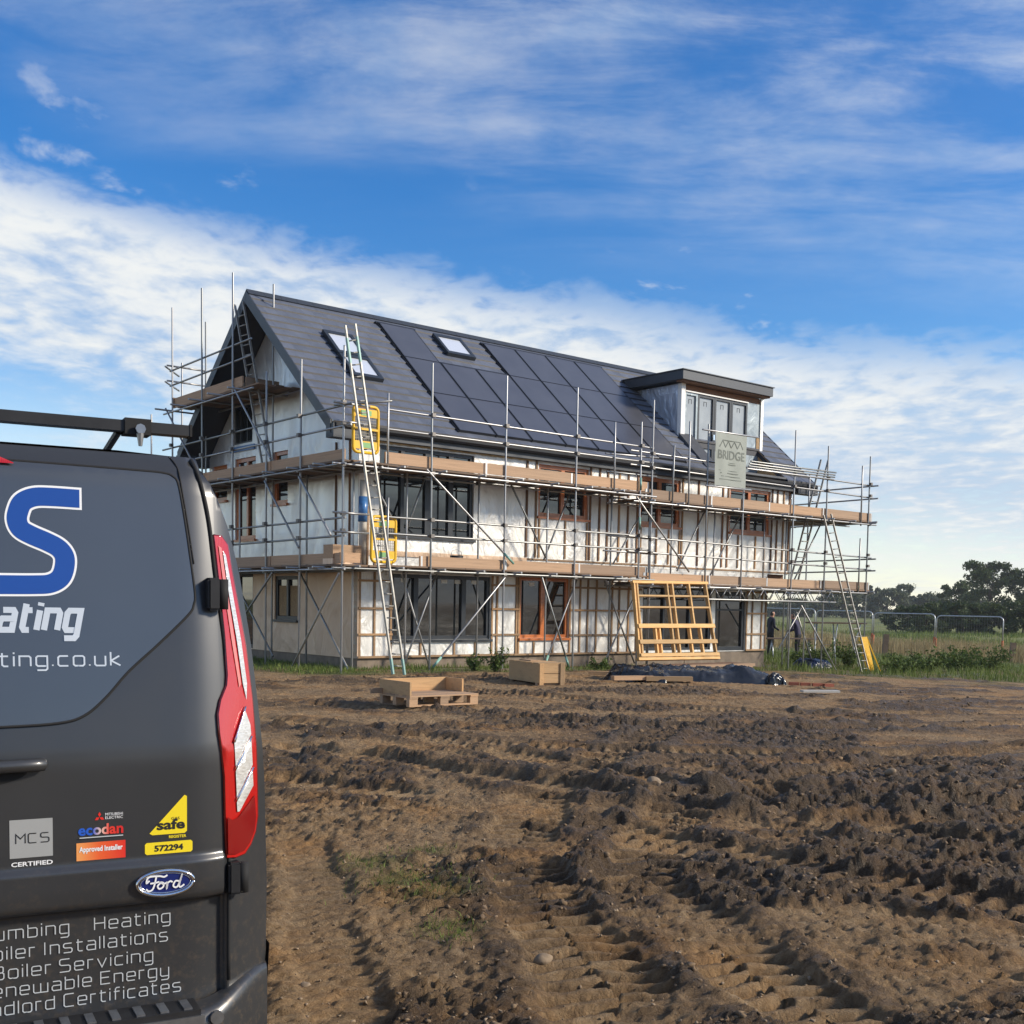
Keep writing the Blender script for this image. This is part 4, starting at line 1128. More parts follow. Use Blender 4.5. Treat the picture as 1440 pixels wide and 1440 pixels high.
# ------------------------------------------------------------------ ladder gates
def gate(x0, z0, label):
    g = empty('safety_gate', W(x0, -SF + .12, z0), TH, label, 'gate', 'yellow ladder gates')
    w, h, r = .68, 1.04, .10
    def outline(i):
        p = []
        for cx, cz, a in ((w - i - r, i + r, -90), (w - i - r, h - i - r, 0), (i + r, h - i - r, 90), (i + r, i + r, 180)):
            for k in range(4):
                g_ = math.radians(a + 30 * k); p.append((cx + r * math.cos(g_), 0, cz + r * math.sin(g_)))
        return p + p[:1]
    MB().path(outline(.03), .036, 6).build('frame', 'yellow_plastic', g, True)
    for z in (.10, h - .26): MB().box(.06, w - .06, -.018, .018, z, z + .17).build('panel', 'yellow_plastic', g)
    for z in (.13, h - .23): MB().box(w / 2 - .13, w / 2 + .13, -.024, -.019, z, z + .11).build('notice', 'green_print', g)
    m = MB()
    for i in range(1, 11): m.box(.06 + i * .051 - .004, .06 + i * .051 + .004, -.004, .004, .27, h - .26)
    for k in range(1, 9): m.box(.06, w - .06, -.003, .003, .27 + k * .058 - .004, .27 + k * .058 + .004)
    m.build('mesh_infill', 'mesh_wire', g)
    MB().box(.05, w - .05, -.03, .012, .50, .545).build('mid_rail', 'yellow_plastic', g)
gate(-.88, 4.70, 'yellow ladder gate with a mesh middle on the upper deck')
gate(-.40, 2.38, 'yellow ladder gate with a mesh middle on the lower deck')
# roll of membrane standing on the lower deck behind the ladder
r_ = empty('membrane_roll', W(-.28, -.62, 2.345), TH, 'pale roll of membrane in a blue sleeve standing behind the corner ladder', 'roll')
MB().tube((0, 0, 0), (.03, 0, 1.85), .085, 14).build('roll', 'membrane_white', r_, True)
MB().tube((.006, 0, .95), (.02, 0, 1.5), .10, 14).build('sleeve', 'blue_wrap', r_, True)
MB().tube((.14, .05, 0), (.17, .05, 1.3), .05, 10).build('cardboard_tube', 'pallet_wood', r_, True)
# things lying on the decks
m = empty('cardboard_box', W(-.80, -.65, 2.335), TH, 'brown cardboard box with an open top on the lower corner deck', 'box')
MB().box(-.36, .36, -.2, .2, 0, .42).build('carton', 'pallet_wood', m); MB().box(-.37, .37, -.205, .205, -.0, .12).build('wrap', 'foil_low', m)
def offcuts(x, y, z, n, L, label, rz=0.):
    e = empty('board_stack', W(x, y, z), TH + rz, label, 'planks')
    for i in range(n): board_obj('plank', (rnd.uniform(-.1, .1), rnd.uniform(-.04, .04), .021 + .042 * i), (L, .2, .04), e, 'brown_board' if i % 2 else 'scaffold_board', (0, 0, rnd.uniform(-.04, .04)))
offcuts(5.0, -.75, 2.35, 3, 1.4, 'short stack of planks on the lower deck under the orange window')
offcuts(2.8, -.72, 2.35, 2, 1.2, 'two offcut planks on the lower deck below the big dark window')
bk = empty('bucket', W(2.25, -.72, 2.35), TH, 'black bucket on the lower deck below the big dark window', 'bucket')
b_ = MB(); b_.tube((0, 0, 0), (0, 0, .30), .12, 16, .16); b_.build('shell', 'black_plastic', bk, True); MB().path([(-.16, 0, .29), (-.13, 0, .40), (0, 0, .45), (.13, 0, .40), (.16, 0, .29)], .006).build('handle', 'galv', bk)

# ------------------------------------------------------------------ banner
bn = empty('sign_banner', W(11.19, -SF - .13, 4.88), TH, 'grey green banner reading BRIDGE tied to the rails below the dormer', 'sign')
tube_obj('banner_pole', (-1.18, 0, 1.47), (1.20, 0, 1.50), bn, 'tube'); tube_obj('banner_pole', (-1.0, 0, -.02), (.95, 0, .0), bn, 'tube')
V, Fq = [], []
for i in range(15):
    for k in range(15):
        x = -.66 + 1.32 * i / 14; z = .02 + 1.44 * k / 14
        V.append((x, -.03 + .012 * math.sin(x * 9 + z * 2) * math.sin(z * 2.2), z))
for i in range(14):
    for k in range(14): Fq.append((i * 15 + k, i * 15 + 15 + k, i * 15 + 16 + k, i * 15 + k + 1))
o = mesh_obj('sheet', V, Fq, 'banner', bn, True)
def by(x, z): return -.03 + .012 * math.sin(x * 9 + z * 2) * math.sin(z * 2.2) - .006
def btext(s, cx, z, size, **k):
    v, f = text_mesh(s, size, align='CENTER', **k); mesh_obj('lettering', [(cx + a, by(cx + a, z + b), z + b) for a, b in v], f, 'banner_print', bn)
btext('BRIDGE', 0, .76, .34, offset=.006, space=1.0)
m = MB()
for i in range(4):
    x0 = -.50 + .25 * i
    for a, b in (((x0, 1.08), (x0 + .125, 1.26)), ((x0 + .125, 1.26), (x0 + .25, 1.08))): m.bar((a[0], by(*a), a[1]), (b[0], by(*b), b[1]), .022, .005, (0, 1, 0)); 
m.bar((-.375, by(-.375, 1.27), 1.27), (.375, by(.375, 1.27), 1.27), .02, .005, (0, 1, 0))
m.build('truss_emblem', 'banner_print', bn)
m = MB()
for z, w, h in ((.66, .5, .012), (.60, .48, .03), (.44, .5, .012), (.36, .44, .03), (.28, .40, .02), (.2, .46, .015)): m.box(-w, w, by(0, z) - .004, by(0, z), z, z + h)
m.build('print_line', 'banner_print', bn)

# ------------------------------------------------------------------ leaning timber frame
A0, A1, B0, B1 = Vector((7.12, -2.02, .20)), Vector((10.20, -2.02, .18)), Vector((7.46, -1.40, 2.16)), Vector((10.34, -1.40, 2.20))
tf = empty('stud_frame', W(8.66, -2.02, .2), TH, 'yellow new timber stud frame leaning on the scaffolding above the black tarpaulin', 'timber frame')
O_ = Vector((8.66, -2.02, .2))
def fp(u, v): return A0.lerp(A1, u).lerp(B0.lerp(B1, u), v) - O_
nrm = (A1 - A0).cross(B0 - A0).normalized()
def stud(u0, v0, u1, v1, w=.05, dp=.10, off=0.): MB().bar(fp(u0, v0) + nrm * off, fp(u1, v1) + nrm * off, w, dp, nrm).build('stud' if abs(u0 - u1) < .05 else 'rail', 'new_timber', tf)
for u in (0.0, .035, .43, .50, .97): stud(u, .02, u, .985)
for u in (.22, .27, .66, .80): stud(u, .02, u, .43)
stud(.73, .43, .73, .985)
stud(-.02, 0, 1.0, 0, .07, .11); stud(-.02, 1.0, 1.0, 1.0, .07, .11)
for v, w in ((.82, .045), (.67, .045)): stud(.035, v, .97, v, w, .09, .0)
stud(.74, .34 + .1, .97, .34 + .1, .05, .08)
for v, w in ((.42, .11), (.215, .11), (.045, .09)): stud(-.0, v, .99, v, w, .03, .068)
# stack of planks at its foot
ps = empty('plank_stack', W(8.9, -2.35, gzh(8.9, -2.35)), TH, 'low stack of planks on the ground at the foot of the leaning frame', 'planks')
for i in range(9): board_obj('plank', (rnd.uniform(-.1, .1), -.3 + .24 * (i % 3), .04 + .075 * (i // 3)), (3.7, .22, .07), ps, 'brown_board' if i % 3 else 'pallet_wood', (0, 0, rnd.uniform(-.015, .015)))
# ------------------------------------------------------------------ tarpaulin heap
def heap(name, cx, cy, rz, lx, ly, h, mat, label, cat, seed, ex=2.4, n=96):
    u = np.linspace(-1, 1, n); U, Vv = np.meshgrid(u, u)
    prof = np.clip(1 - (np.abs(U + .05 * np.sin(Vv * 3)) ** 7 * .95 + np.abs(Vv) ** 7 * .95), -.05, 1)
    a, b = U * lx, Vv * ly
    def fold(fx_, fy_, s_): return (1 - np.abs(2 * fbm(a * fx_ + b * fy_, b * fx_ * .7 - a * fy_, 2, s_) - 1)) ** 11
    Z = h * prof * (.72 + .45 * fbm(U * 1.6 + 5, Vv * 1.2 + 7, 2, seed))
    Z = Z + h * (.25 + .75 * prof) * (.26 * fold(1.1, .8, seed + 1) + .20 * fold(2.3, -1.4, seed + 2) + .10 * fold(5.0, 2.0, seed + 4))
    Z = np.where(Vv < -.2, Z - h * .10 * np.abs(np.sin(a * 4.5 + 5 * fbm(a, b * .5, 2, seed + 3))) * (-Vv), Z)
    edge = np.maximum(np.abs(U), np.abs(Vv)) > .97
    Z[edge] = -.06
    P = np.stack([a + .08 * (fbm(U * 3, Vv * 3, 2, seed + 5) - .5), b + .10 * (fbm(U * 3 + 9, Vv * 3, 2, seed + 6) - .5), Z], -1).reshape(-1, 3)
    ix = np.arange(n * n).reshape(n, n); FF = np.stack([ix[:-1, :-1], ix[:-1, 1:], ix[1:, 1:], ix[1:, :-1]], -1).reshape(-1, 4)
    r = empty(name, (cx, cy, float(base_z(cx, cy))), rz, label, cat)
    np_obj('sheet', P, FF, mat, r, True); return r
tp = heap('tarpaulin_heap', 4.25, 25.9, .10, 1.62, .60, .30, 'tarp_grey', 'dark grey tarpaulin draped over building materials on the mud by the leaning frame', 'tarpaulin', 4)
o = heap('tarpaulin_heap', 2.75, 25.0, -.35, .75, .5, .27, 'tarp', 'black plastic sheet bunched over the near end of the grey tarpaulin heap', 'tarpaulin', 14)
o = heap('tarpaulin_heap', 5.85, 25.6, .4, .22, .2, .22, 'tarp', 'small black bundle at the brick end of the grey tarpaulin heap', 'tarpaulin', 24)
def loose(x, y, L, w, h, rz, mat, label, tilt=0., cat='plank'):
    o = board_obj('loose_plank', (x, y, float(base_z(x, y)) + .05 + h / 2), (L, w, h), None, mat, (0, tilt, rz)); tag(o, label, cat, 'planks lying on the mud'); return o
loose(3.35, 24.45, 1.0, .14, .10, .06, 'crate_wood', 'pale timber offcut lying against the foot of the grey tarpaulin')
loose(2.55, 24.35, .95, .16, .09, .42, 'pallet_wood', 'brown plank poking from under the black plastic sheet')
loose(2.0, 25.9, .55, .16, .08, -.1, 'crate_wood', 'short pale plank beside the black plastic sheet')
loose(6.0, 22.3, .75, .18, .04, .15, 'membrane_white', 'thin whitish board lying alone on the mud beyond the ruts')
for i in range(4):
    p = (6.15 + .24 * i, 25.0 - .05 * i + .02 * (i % 2)); o = board_obj('brick', (p[0], p[1], float(base_z(*p)) + .07), (.215, .10, .065), None, 'brick_red', (0, 0, .1 * (i - 1)))
    tag(o, 'red brick lying in the row beyond the small black bundle', 'brick', 'bricks in a row on the mud')
# ------------------------------------------------------------------ pallet and crate
def pallet():
    p0 = Vector((-1.46, 16.4, 0)); rz = math.atan2(.6, .8); z = gz_at(-1.3, 17.2)
    e = empty('pallet', (p0.x, p0.y, z + .03), rz, 'wooden pallet with low boards on three sides lying on the mud', 'pallet')
    e.scale = (1, .86, .95)
    for k in range(3):
        for i in range(3): board_obj('block', (.07 + .53 * i, .06 + .44 * k, .075), (.14, .10, .10), e, 'pallet_wood')
        board_obj('bottom_board', (.6, .06 + .44 * k, .013), (1.2, .10, .024), e, 'pallet_wood')
    for i in range(3): board_obj('stringer', (.07 + .53 * i, .5, .137), (.14, 1.0, .022), e, 'pallet_wood')
    for k in range(8): board_obj('deck_board', (.6, .055 + .127 * k, .160), (1.2, .115, .022), e, 'pallet_wood')
    board_obj('side_board', (.014, .5, .275), (.028, 1.0, .205), e, 'crate_wood'); board_obj('side_board', (.6, .99, .275), (1.14, .028, .205), e, 'crate_wood')
    board_obj('side_board', (1.186, .72, .275), (.028, .52, .205), e, 'crate_wood')
    board_obj('side_board', (-.10, .9, .20), (.20, .03, .08), e, 'pallet_wood')
pallet()
def crate():
    rz = math.atan2(.45, .89); z = gz_at(.6, 22.8)
    e = empty('crate', (.52, 22.2, z + .02), rz, 'rough plank crate with cleats standing on the mud before the house', 'crate')
    Lx, Ly, h = .58, 1.30, .37
    board_obj('side', (.012, Ly / 2, h / 2 + .03), (.024, Ly, h), e, 'crate_wood'); board_obj('side', (Lx - .012, Ly / 2, h / 2 + .03), (.024, Ly, h), e, 'crate_wood')
    for k in range(2): board_obj('end_board', (Lx / 2, .014, .12 + .19 * k), (Lx - .05, .024, .18), e, 'crate_wood'); board_obj('end_board', (Lx / 2, Ly - .014, .12 + .19 * k), (Lx - .05, .024, .18), e, 'crate_wood')
    for x in (.05, Lx - .07): board_obj('cleat', (x, -.012, h / 2 + .02), (.09, .026, h + .05), e, 'crate_wood')
    for k in range(5): board_obj('lid_board', (Lx / 2, .13 + .255 * k, h + .042), (Lx + .01, .235, .022), e, 'crate_wood', (rnd.uniform(-.02, .02), 0, 0))
    board_obj('lid_board', (Lx / 2 - .05, .85, h + .066), (.22, .5, .02), e, 'pallet_wood')
    for y in (.1, Ly - .1): board_obj('runner', (Lx / 2, y, .0), (Lx, .09, .06), e, 'pallet_wood')
crate()

# ------------------------------------------------------------------ right hand end: trestles, yellow stand, blue sheet
tr = empty('work_trestle', (10.35, 42.6, float(base_z(10.35, 42.6))), .15, 'low plank bench on legs behind the scaffolding end', 'bench')
board_obj('plank', (0, 0, .78), (2.0, .24, .045), tr, 'deck_board'); board_obj('plank', (.1, .26, .78), (1.9, .24, .045), tr, 'deck_board')
for sx in (-.75, .75):
    for sy in (-.15, .4):
        tube_obj('leg', (sx, sy, -.1), (sx * .95, .12, .76), tr, 'galv', .02, 6)
ws = empty('trestle_table', (10.9, 38.9, float(base_z(10.9, 38.9))), .1, 'small table of boards on crossed metal legs under the end deck', 'table')
board_obj('top', (0, 0, 1.95 - .5), (2.0, .5, .05), ws, 'deck_board')
for sx in (-.8, .0, .8): tube_obj('leg', (sx, -.2, -.1), (sx * .7, .2, 1.42), ws, 'galv', .02, 6); tube_obj('leg', (sx * .7, .2, -.1), (sx, -.2, 1.42), ws, 'galv', .02, 6)
yl = empty('folding_trestle', (*h2w(17.9, -1.75)[:2], gzh(17.9, -1.75) - .05), TH + .2, 'yellow metal trestle stood on end in the weeds beside the end ladder', 'trestle')
for x in (-.33, -.22, -.11, 0, .11, .22, .33): MB().bar((x * .8, 0, 0), (x * .8 - .16, .25, 1.12), .05, .03, (0, 1, 0)).build('slat', 'yellow_plastic', yl)
for v in (.08, .55, 1.02): MB().bar((-.32 - .14 * v, .02 + .22 * v, v), (.30 - .14 * v, .02 + .22 * v, v), .03, .05, (0, 1, 0)).build('rail', 'yellow_plastic', yl)
for x in (-.3, .3): MB().bar((x + .25, -.1, 0), (x - .16, .25, 1.12), .035, .035).build('leg', 'yellow_plastic', yl)
bp = h2w(16.7, -.4)
heap('plastic_sheet', bp.x, bp.y, .5, .55, .4, .26, 'blue_tarp', 'crumpled dark blue plastic sheet in the weeds behind the end ladder', 'plastic sheet', 34)

# ------------------------------------------------------------------ van
van = empty('panel_van', (-1.5775, 3.0092, 0.0), math.radians(28), 'dark grey panel van with blue and silver lettering on its rear doors', 'van')
WZ = np.array([.10, .30, .66, .98, 1.208, 1.431, 1.651, 1.78, 1.886, 1.943, 1.985])
WU = np.array([.97, .99, .996, .984, .964, .94, .903, .868, .826, .788, .70])
def w_of(z): return float(np.interp(z, WZ, WU))
def vs0(u, z):
    v = 0.
    if z > 1.1: v += (z - 1.1) * .16
    a = abs(u)
    if a > .72: v += ((a - .72) / .26) ** 2 * .14
    return v
def vsurf(u, z):
    v = vs0(u, z)
    a = abs(u)
    k = float(smooth01((.835 - a) / .012))
    v += .030 * k * float(smooth01((.672 - z) / .012)) * float(smooth01((z - .05) / .02))        # plate recess
    if .6 < z < .86: v -= .014 * k * float(smooth01((.80 - z) / .016)) * float(smooth01((z - .668) / .01))
    if z > 1.90: v += ((z - 1.90) / .085) ** 2 * .05
    return v
def surf(u, z, off=0.): return (u, vsurf(u, z) - off, z)
# outer skin: rear grid lofted forward
zs_ = sorted(set(np.round(np.concatenate([np.linspace(.25, 1.985, 44), [.655, .662, .668, .674, .780, .788, .796, .804]]), 4)))
sr = np.linspace(-1, 1, 61)
us_fix = np.array(sorted(set(np.round(np.concatenate([np.linspace(-.82, .82, 42), [.822, .829, .836, .845], [-.822, -.829, -.836, -.845], ]), 4))))
V, Fq = [], []
rows = []
for z in zs_:
    w = w_of(z); row = []
    for u in us_fix:
        row.append(len(V)); V.append(surf(u if abs(u) <= .80 or w > .86 else math.copysign(min(abs(u), w), u), z))
    for k in range(1, 7):
        pass
    rows.append(row)
# extend both sides to the silhouette
for ri, z in enumerate(zs_):
    w = w_of(z); r_ext = []
    u_in = V[rows[ri][-1]][0]
    for k in range(1, 9):
        u = u_in + (w - u_in) * k / 8; r_ext.append(len(V)); V.append(surf(u, z))
    l_ext = []
    for k in range(1, 9):
        u = -(u_in + (w - u_in) * k / 8); l_ext.append(len(V)); V.append(surf(u, z))
    rows[ri] = l_ext[::-1] + rows[ri] + r_ext
for a, b in zip(rows[:-1], rows[1:]):
    for i in range(len(a) - 1): Fq.append((a[i], a[i + 1], b[i + 1], b[i]))
rear = mesh_obj('rear_body', V, Fq, 'van_paint', van, True)
# side and roof shell, stations along the length
secz = [.25, .45, .66, .98, 1.208, 1.431, 1.651, 1.78, 1.886, 1.943, 1.985]
def section(v, top, ws, nose=0.):
    pts = []
    for z in secz:
        zz = .25 + (z - .25) * (top - .25) / (1.985 - .25); u = w_of(z) * ws
        base = vs0(w_of(z), z) if v is None else None
        pts.append((u, v, zz))
    crown = [(u_, v, top + .018 * (1 - (u_ / .7) ** 2)) for u_ in (.55 * ws, .3 * ws, 0, -.3 * ws, -.55 * ws)]
    return pts + crown + [(-u, v_, z) for u, v_, z in pts[::-1]]
st0 = []
for z in secz: st0.append((w_of(z), vsurf(w_of(z), z), z))
cr = [(u_, vsurf(u_, 1.985), 1.985 + .006) for u_ in (.55, .3, 0, -.3, -.55)]
st0 = st0 + cr + [(-u, v, z) for u, v, z in st0[::-1]]
S_ = [st0, section(.32, 1.988, 1.0), section(1.2, 1.995, 1.0), section(2.4, 1.995, 1.0), section(3.35, 1.97, .995), section(3.75, 1.72, .99), section(4.15, 1.30, .98), section(4.7, 1.10, .95), section(4.95, .80, .86), section(5.0, .45, .8)]
V, Fq = [], []
for s_ in S_: V += s_
k = len(st0)
for i in range(len(S_) - 1):
    for j in range(k - 1): Fq.append((i * k + j, i * k + j + 1, (i + 1) * k + j + 1, (i + 1) * k + j))
Fq.append(tuple(range((len(S_) - 1) * k, len(S_) * k)))
body = mesh_obj('body_shell', V, Fq, 'van_paint', van, True)
bm = bmesh.new(); bm.from_mesh(body.data); bmesh.ops.recalc_face_normals(bm, faces=bm.faces); bm.to_mesh(body.data); bm.free()
for sx in (1, -1):
    for k_, (y0, y1, y2, y3) in enumerate(((2.75, 3.62, 3.40, 2.85),)):
        MB().add([(sx * .972, y0, 1.18), (sx * .968, y1, 1.20), (sx * .90, y2, 1.72), (sx * .905, y3, 1.74)], [(0, 1, 2, 3)]).build('side_window', 'van_glass', van)
MB().add([(-.80, 4.10, 1.345), (.80, 4.10, 1.345), (.76, 3.43, 1.925), (-.76, 3.43, 1.925)], [(0, 1, 2, 3)]).build('windscreen', 'van_glass', van)
for sx in (-1, 1):
    for y in (.98, 3.92):
        e = MB().tube((sx * .74, y, .235), (sx * .955, y, .235), .335, 28).build('wheel', 'tyre', van, False)
        MB().tube((sx * .90, y, .235), (sx * .962, y, .235), .21, 20).build('rim', 'rim', e, False)
MB().box(-.9, .9, .2, 4.7, .12, .252).build('underbody', 'black_plastic', van)

def fill_poly(name, poly, off, mat, parent, step=.022, smooth=True, inset_z=None):
    """closed (u,z) outline laid on the body surface"""
    P = [Vector(p) for p in poly]
    n = len(P); edges = [(i, (i + 1) % n) for i in range(n)]
    us = [p[0] for p in P]; zz = [p[1] for p in P]
    extra = []
    def inside(x, y):
        c = False; j = n - 1
        for i in range(n):
            if (P[i][1] > y) != (P[j][1] > y) and x < (P[j][0] - P[i][0]) * (y - P[i][1]) / (P[j][1] - P[i][1]) + P[i][0]: c = not c
            j = i
        return c
    x = min(us) + step / 2
    while x < max(us):
        y = min(zz) + step / 2
        while y < max(zz):
            if inside(x, y): extra.append(Vector((x, y)))
            y += step
        x += step
    r = delaunay_2d_cdt(P + extra, edges, [], 1, 1e-5)
    vv = [surf(p[0], p[1], off) for p in r[0]]
    return mesh_obj(name, vv, [tuple(f) for f in r[2]], mat, parent, smooth)
def smooth_curve(pts, n=8): return [tuple(p) for p in catmull(pts, n)]
# upper door skin where the window would be
wp = [(.0, 1.935), (.30, 1.934), (.60, 1.930)] + [(.674, 1.927), (.700, 1.918), (.714, 1.895)] + [(.728, 1.80), (.741, 1.682), (.751, 1.575), (.747, 1.54), (.729, 1.508), (.64, 1.422), (.554, 1.344), (.49, 1.272), (.43, 1.222), (.36, 1.203), (.212, 1.197), (.0, 1.195)]
right_edge = wp
for sgn in (1, -1):
    poly = [(sgn * max(u, .016), z) for u, z in smooth_curve(right_edge, 5)]
    fill_poly('window_panel', poly, .004, 'van_wrap', van, .03)
    MB().path([surf(u, z, .002) for u, z in poly], .0045, 6).build('panel_seam', 'rubber', van, True)
MB().path([surf(0, z, -.001) for z in np.linspace(.40, 1.95, 30)], .006, 6).build('door_gap', 'rubber', van, True)
for sgn in (1, -1):
    gap = smooth_curve([(sgn * .764, 1.976), (sgn * .790, 1.87), (sgn * .806, 1.775), (sgn * .819, 1.626), (sgn * .838, 1.448), (sgn * .847, 1.328), (sgn * .842, 1.25), (sgn * .84, 1.0), (sgn * .842, .80), (sgn * .842, .40)], 6)
    MB().path([surf(u, z, .001) for u, z in gap], .0065, 6).build('door_gap', 'rubber', van, True)
    MB().path([surf(sgn * u, z, .0) for u, z in smooth_curve([(.70, 1.983), (.716, 1.95), (.722, 1.90), (.738, 1.78), (.752, 1.66)], 5)], .0025, 5).build('panel_crease', 'rubber', van, True)
# high level brake lamp
fill_poly('brake_lamp', [(-.22, 1.955), (.20, 1.955), (.262, 1.928), (.262, 1.925), (-.262, 1.925), (-.262, 1.928)][::-1], .012, 'lamp_red', van, .03)
# tail lamps
TLo = [(.818, 1.748), (.842, 1.746), (.862, 1.722), (.874, 1.64), (.887, 1.568), (.915, 1.415), (.933, 1.25), (.941, 1.10), (.945, 1.0), (.948, .885), (.939, .838), (.920, .803), (.897, .780), (.865, .776), (.834, .780), (.829, .90), (.826, 1.027), (.812, 1.16), (.810, 1.215), (.820, 1.255), (.842, 1.298), (.846, 1.33), (.842, 1.448), (.830, 1.60)]
def lamp(sgn):
    mir = lambda p: [(sgn * a, b) for a, b in p]
    L = fill_poly('tail_lamp', mir(TLo), .012, 'lamp_red', van, .018)
    rim = [surf(u, z, .004) for u, z in mir(TLo + TLo[:1])]
    MB().path(rim, .005, 6).build('lamp_edge', 'lamp_dark', L, True)
    fill_poly('clear_strip', mir([(.844, 1.705), (.854, 1.690), (.874, 1.57), (.898, 1.43), (.914, 1.30), (.910, 1.25), (.898, 1.30), (.882, 1.43), (.860, 1.57)]), .016, 'lamp_clear', L, .015)
    fill_poly('pink_strip', mir([(.830, 1.718), (.840, 1.712), (.853, 1.60), (.872, 1.45), (.892, 1.30), (.884, 1.29), (.862, 1.44), (.842, 1.60)]), .015, 'lamp_pink', L, .015)
    for q in ([(.858, 1.130), (.900, 1.225), (.920, 1.175), (.922, 1.145), (.862, 1.055)], [(.862, 1.040), (.922, 1.130), (.926, 1.05), (.866, .96)], [(.866, .945), (.926, 1.035), (.929, .985), (.876, .915), (.868, .915)]):
        fill_poly('clear_window', mir(q), .017, 'lamp_clear', L, .015)
    for a, b in (((.858, 1.128), (.904, 1.23)), ((.861, 1.047), (.923, 1.138)), ((.865, .952), (.928, 1.042))):
        MB().path([surf(sgn * (a[0] + (b[0] - a[0]) * k / 6), a[1] + (b[1] - a[1]) * k / 6, .019) for k in range(7)], .0035, 6).build('chrome_bar', 'chrome', L, True)
    fill_poly('lower_lens', mir([(.836, .790), (.865, .786), (.894, .790), (.915, .809), (.934, .842), (.941, .885), (.934, .955), (.872, .898), (.850, .893), (.834, .905)]), .017, 'lamp_dark', L, .016)
    return L
lamp(1); lamp(-1)
# hinges
def hinge(sgn, u, z0, z1):
    y = vsurf(u, (z0 + z1) / 2)
    h = MB(); h.box(min(sgn * (u - .027), sgn * (u + .014)), max(sgn * (u - .027), sgn * (u + .014)), y - .045, y + .02, z0, z1); o = h.build('hinge', 'black_plastic', van)
    bm = bmesh.new(); bm.from_mesh(o.data); bmesh.ops.bevel(bm, geom=bm.edges[:], offset=.007, segments=2, affect='EDGES'); bm.to_mesh(o.data); bm.free()
    MB().tube((sgn * (u + .020), y - .030, z0 + .004), (sgn * (u + .020), y - .030, z1 - .004), .016, 10).build('hinge_pin', 'rubber', o, True)
for sgn in (1, -1): hinge(sgn, .812, 1.522, 1.620); hinge(sgn, .862, .668, .766)
# handle
rec = [(.0 + .279 * math.cos(a) * 1.0, 1.075 + .052 * math.sin(a)) for a in np.linspace(0, 2 * math.pi, 40, endpoint=False)]
fill_poly('handle_recess', rec, .002, 'rubber', van, .03)
hb = MB(); pts = [(-.30, .002, 1.078), (-.26, -.030, 1.086), (0, -.038, 1.092), (.26, -.030, 1.094), (.325, -.006, 1.092)]
hb.path(catmull(pts, 8), [.010] + [.019] * 31 + [.010], 10).build('door_handle', 'van_paint', van, True)
# bumper
V, Fq = [], []
prof = [(.02, .352), (-.035, .348), (-.060, .332), (-.068, .30), (-.068, .20), (-.050, .12), (.02, .08)]
uu = np.concatenate([np.linspace(-.99, -.74, 10), np.linspace(-.70, .70, 20), np.linspace(.74, .99, 10)])
for u in uu:
    e = float(smooth01((abs(u) - .74) / .22)); up = .035 * e
    for dv, z in prof: V.append((u * (1 - .002 * e), vs0(u, .5) + dv * (1 - .55 * e), z + up * 1.6 * (1 if z > .25 else 0)))
kk = len(prof)
for i in range(len(uu) - 1):
    for j in range(kk - 1): Fq.append((i * kk + j, i * kk + j + 1, (i + 1) * kk + j + 1, (i + 1) * kk + j))
bp_ = mesh_obj('bumper', V, Fq, 'van_paint', van, True)
for sgn in (1, -1):
    MB().add([(sgn * 1.003, .150, .46), (sgn * 1.012, .40, .47), (sgn * 1.012, .42, .12), (sgn * 1.0, .155, .14), (sgn * .985, .12, .30)], [(0, 1, 2, 3, 4)]).build('side_trim', 'black_plastic', bp_)
    MB().tube((sgn * .784, vs0(.784, .3) - .064, .322), (sgn * .784, vs0(.784, .3) - .078, .322), .020, 16).build('parking_sensor', 'steel_step', bp_)
    fill = MB().box(min(sgn * .56, sgn * .71), max(sgn * .56, sgn * .71), -.078, -.060, .262, .297).build('reflector', 'lamp_red', bp_)
MB().box(-.735, .735, -.075, .03, .336, .358).build('step_plate', 'black_plastic', bp_)
for i in range(22):
    x = -.70 + 1.4 * i / 21
    MB().box(x - .012, x + .012, -.068, .012, .3585, .3635).build('tread_bar', 'steel_step', bp_)
MB().box(-.745, .745, -.082, -.070, .303, .340).build('step_edge', 'steel_step', bp_)

# roof bar
rb = MB().bar((-.86, .45, 2.098), (.812, .45, 2.098), .06, .034).build('roof_bar', 'black_plastic', van)
MB().box(.8125, .82, .418, .482, 2.079, 2.117).build('end_cap', 'rubber', rb)
for sgn in (1, -1):
    MB().box(min(sgn * .61, sgn * .69), max(sgn * .61, sgn * .69), .412, .488, 2.072, 2.122).build('clamp', 'rubber', rb)
    MB().tube((sgn * .655, .40, 2.088), (sgn * .655, .395, 2.088), .016, 8).build('bolt', 'steel_step', rb)
    MB().tube((sgn * .655, .405, 2.075), (sgn * .655, .405, 2.035), .012, 8, .006).build('bolt', 'steel_step', rb)
    MB().tube((sgn * .60, 1.25, 1.98), (sgn * .60, .47, 2.085), .012, 8).build('stay', 'black_plastic', rb)

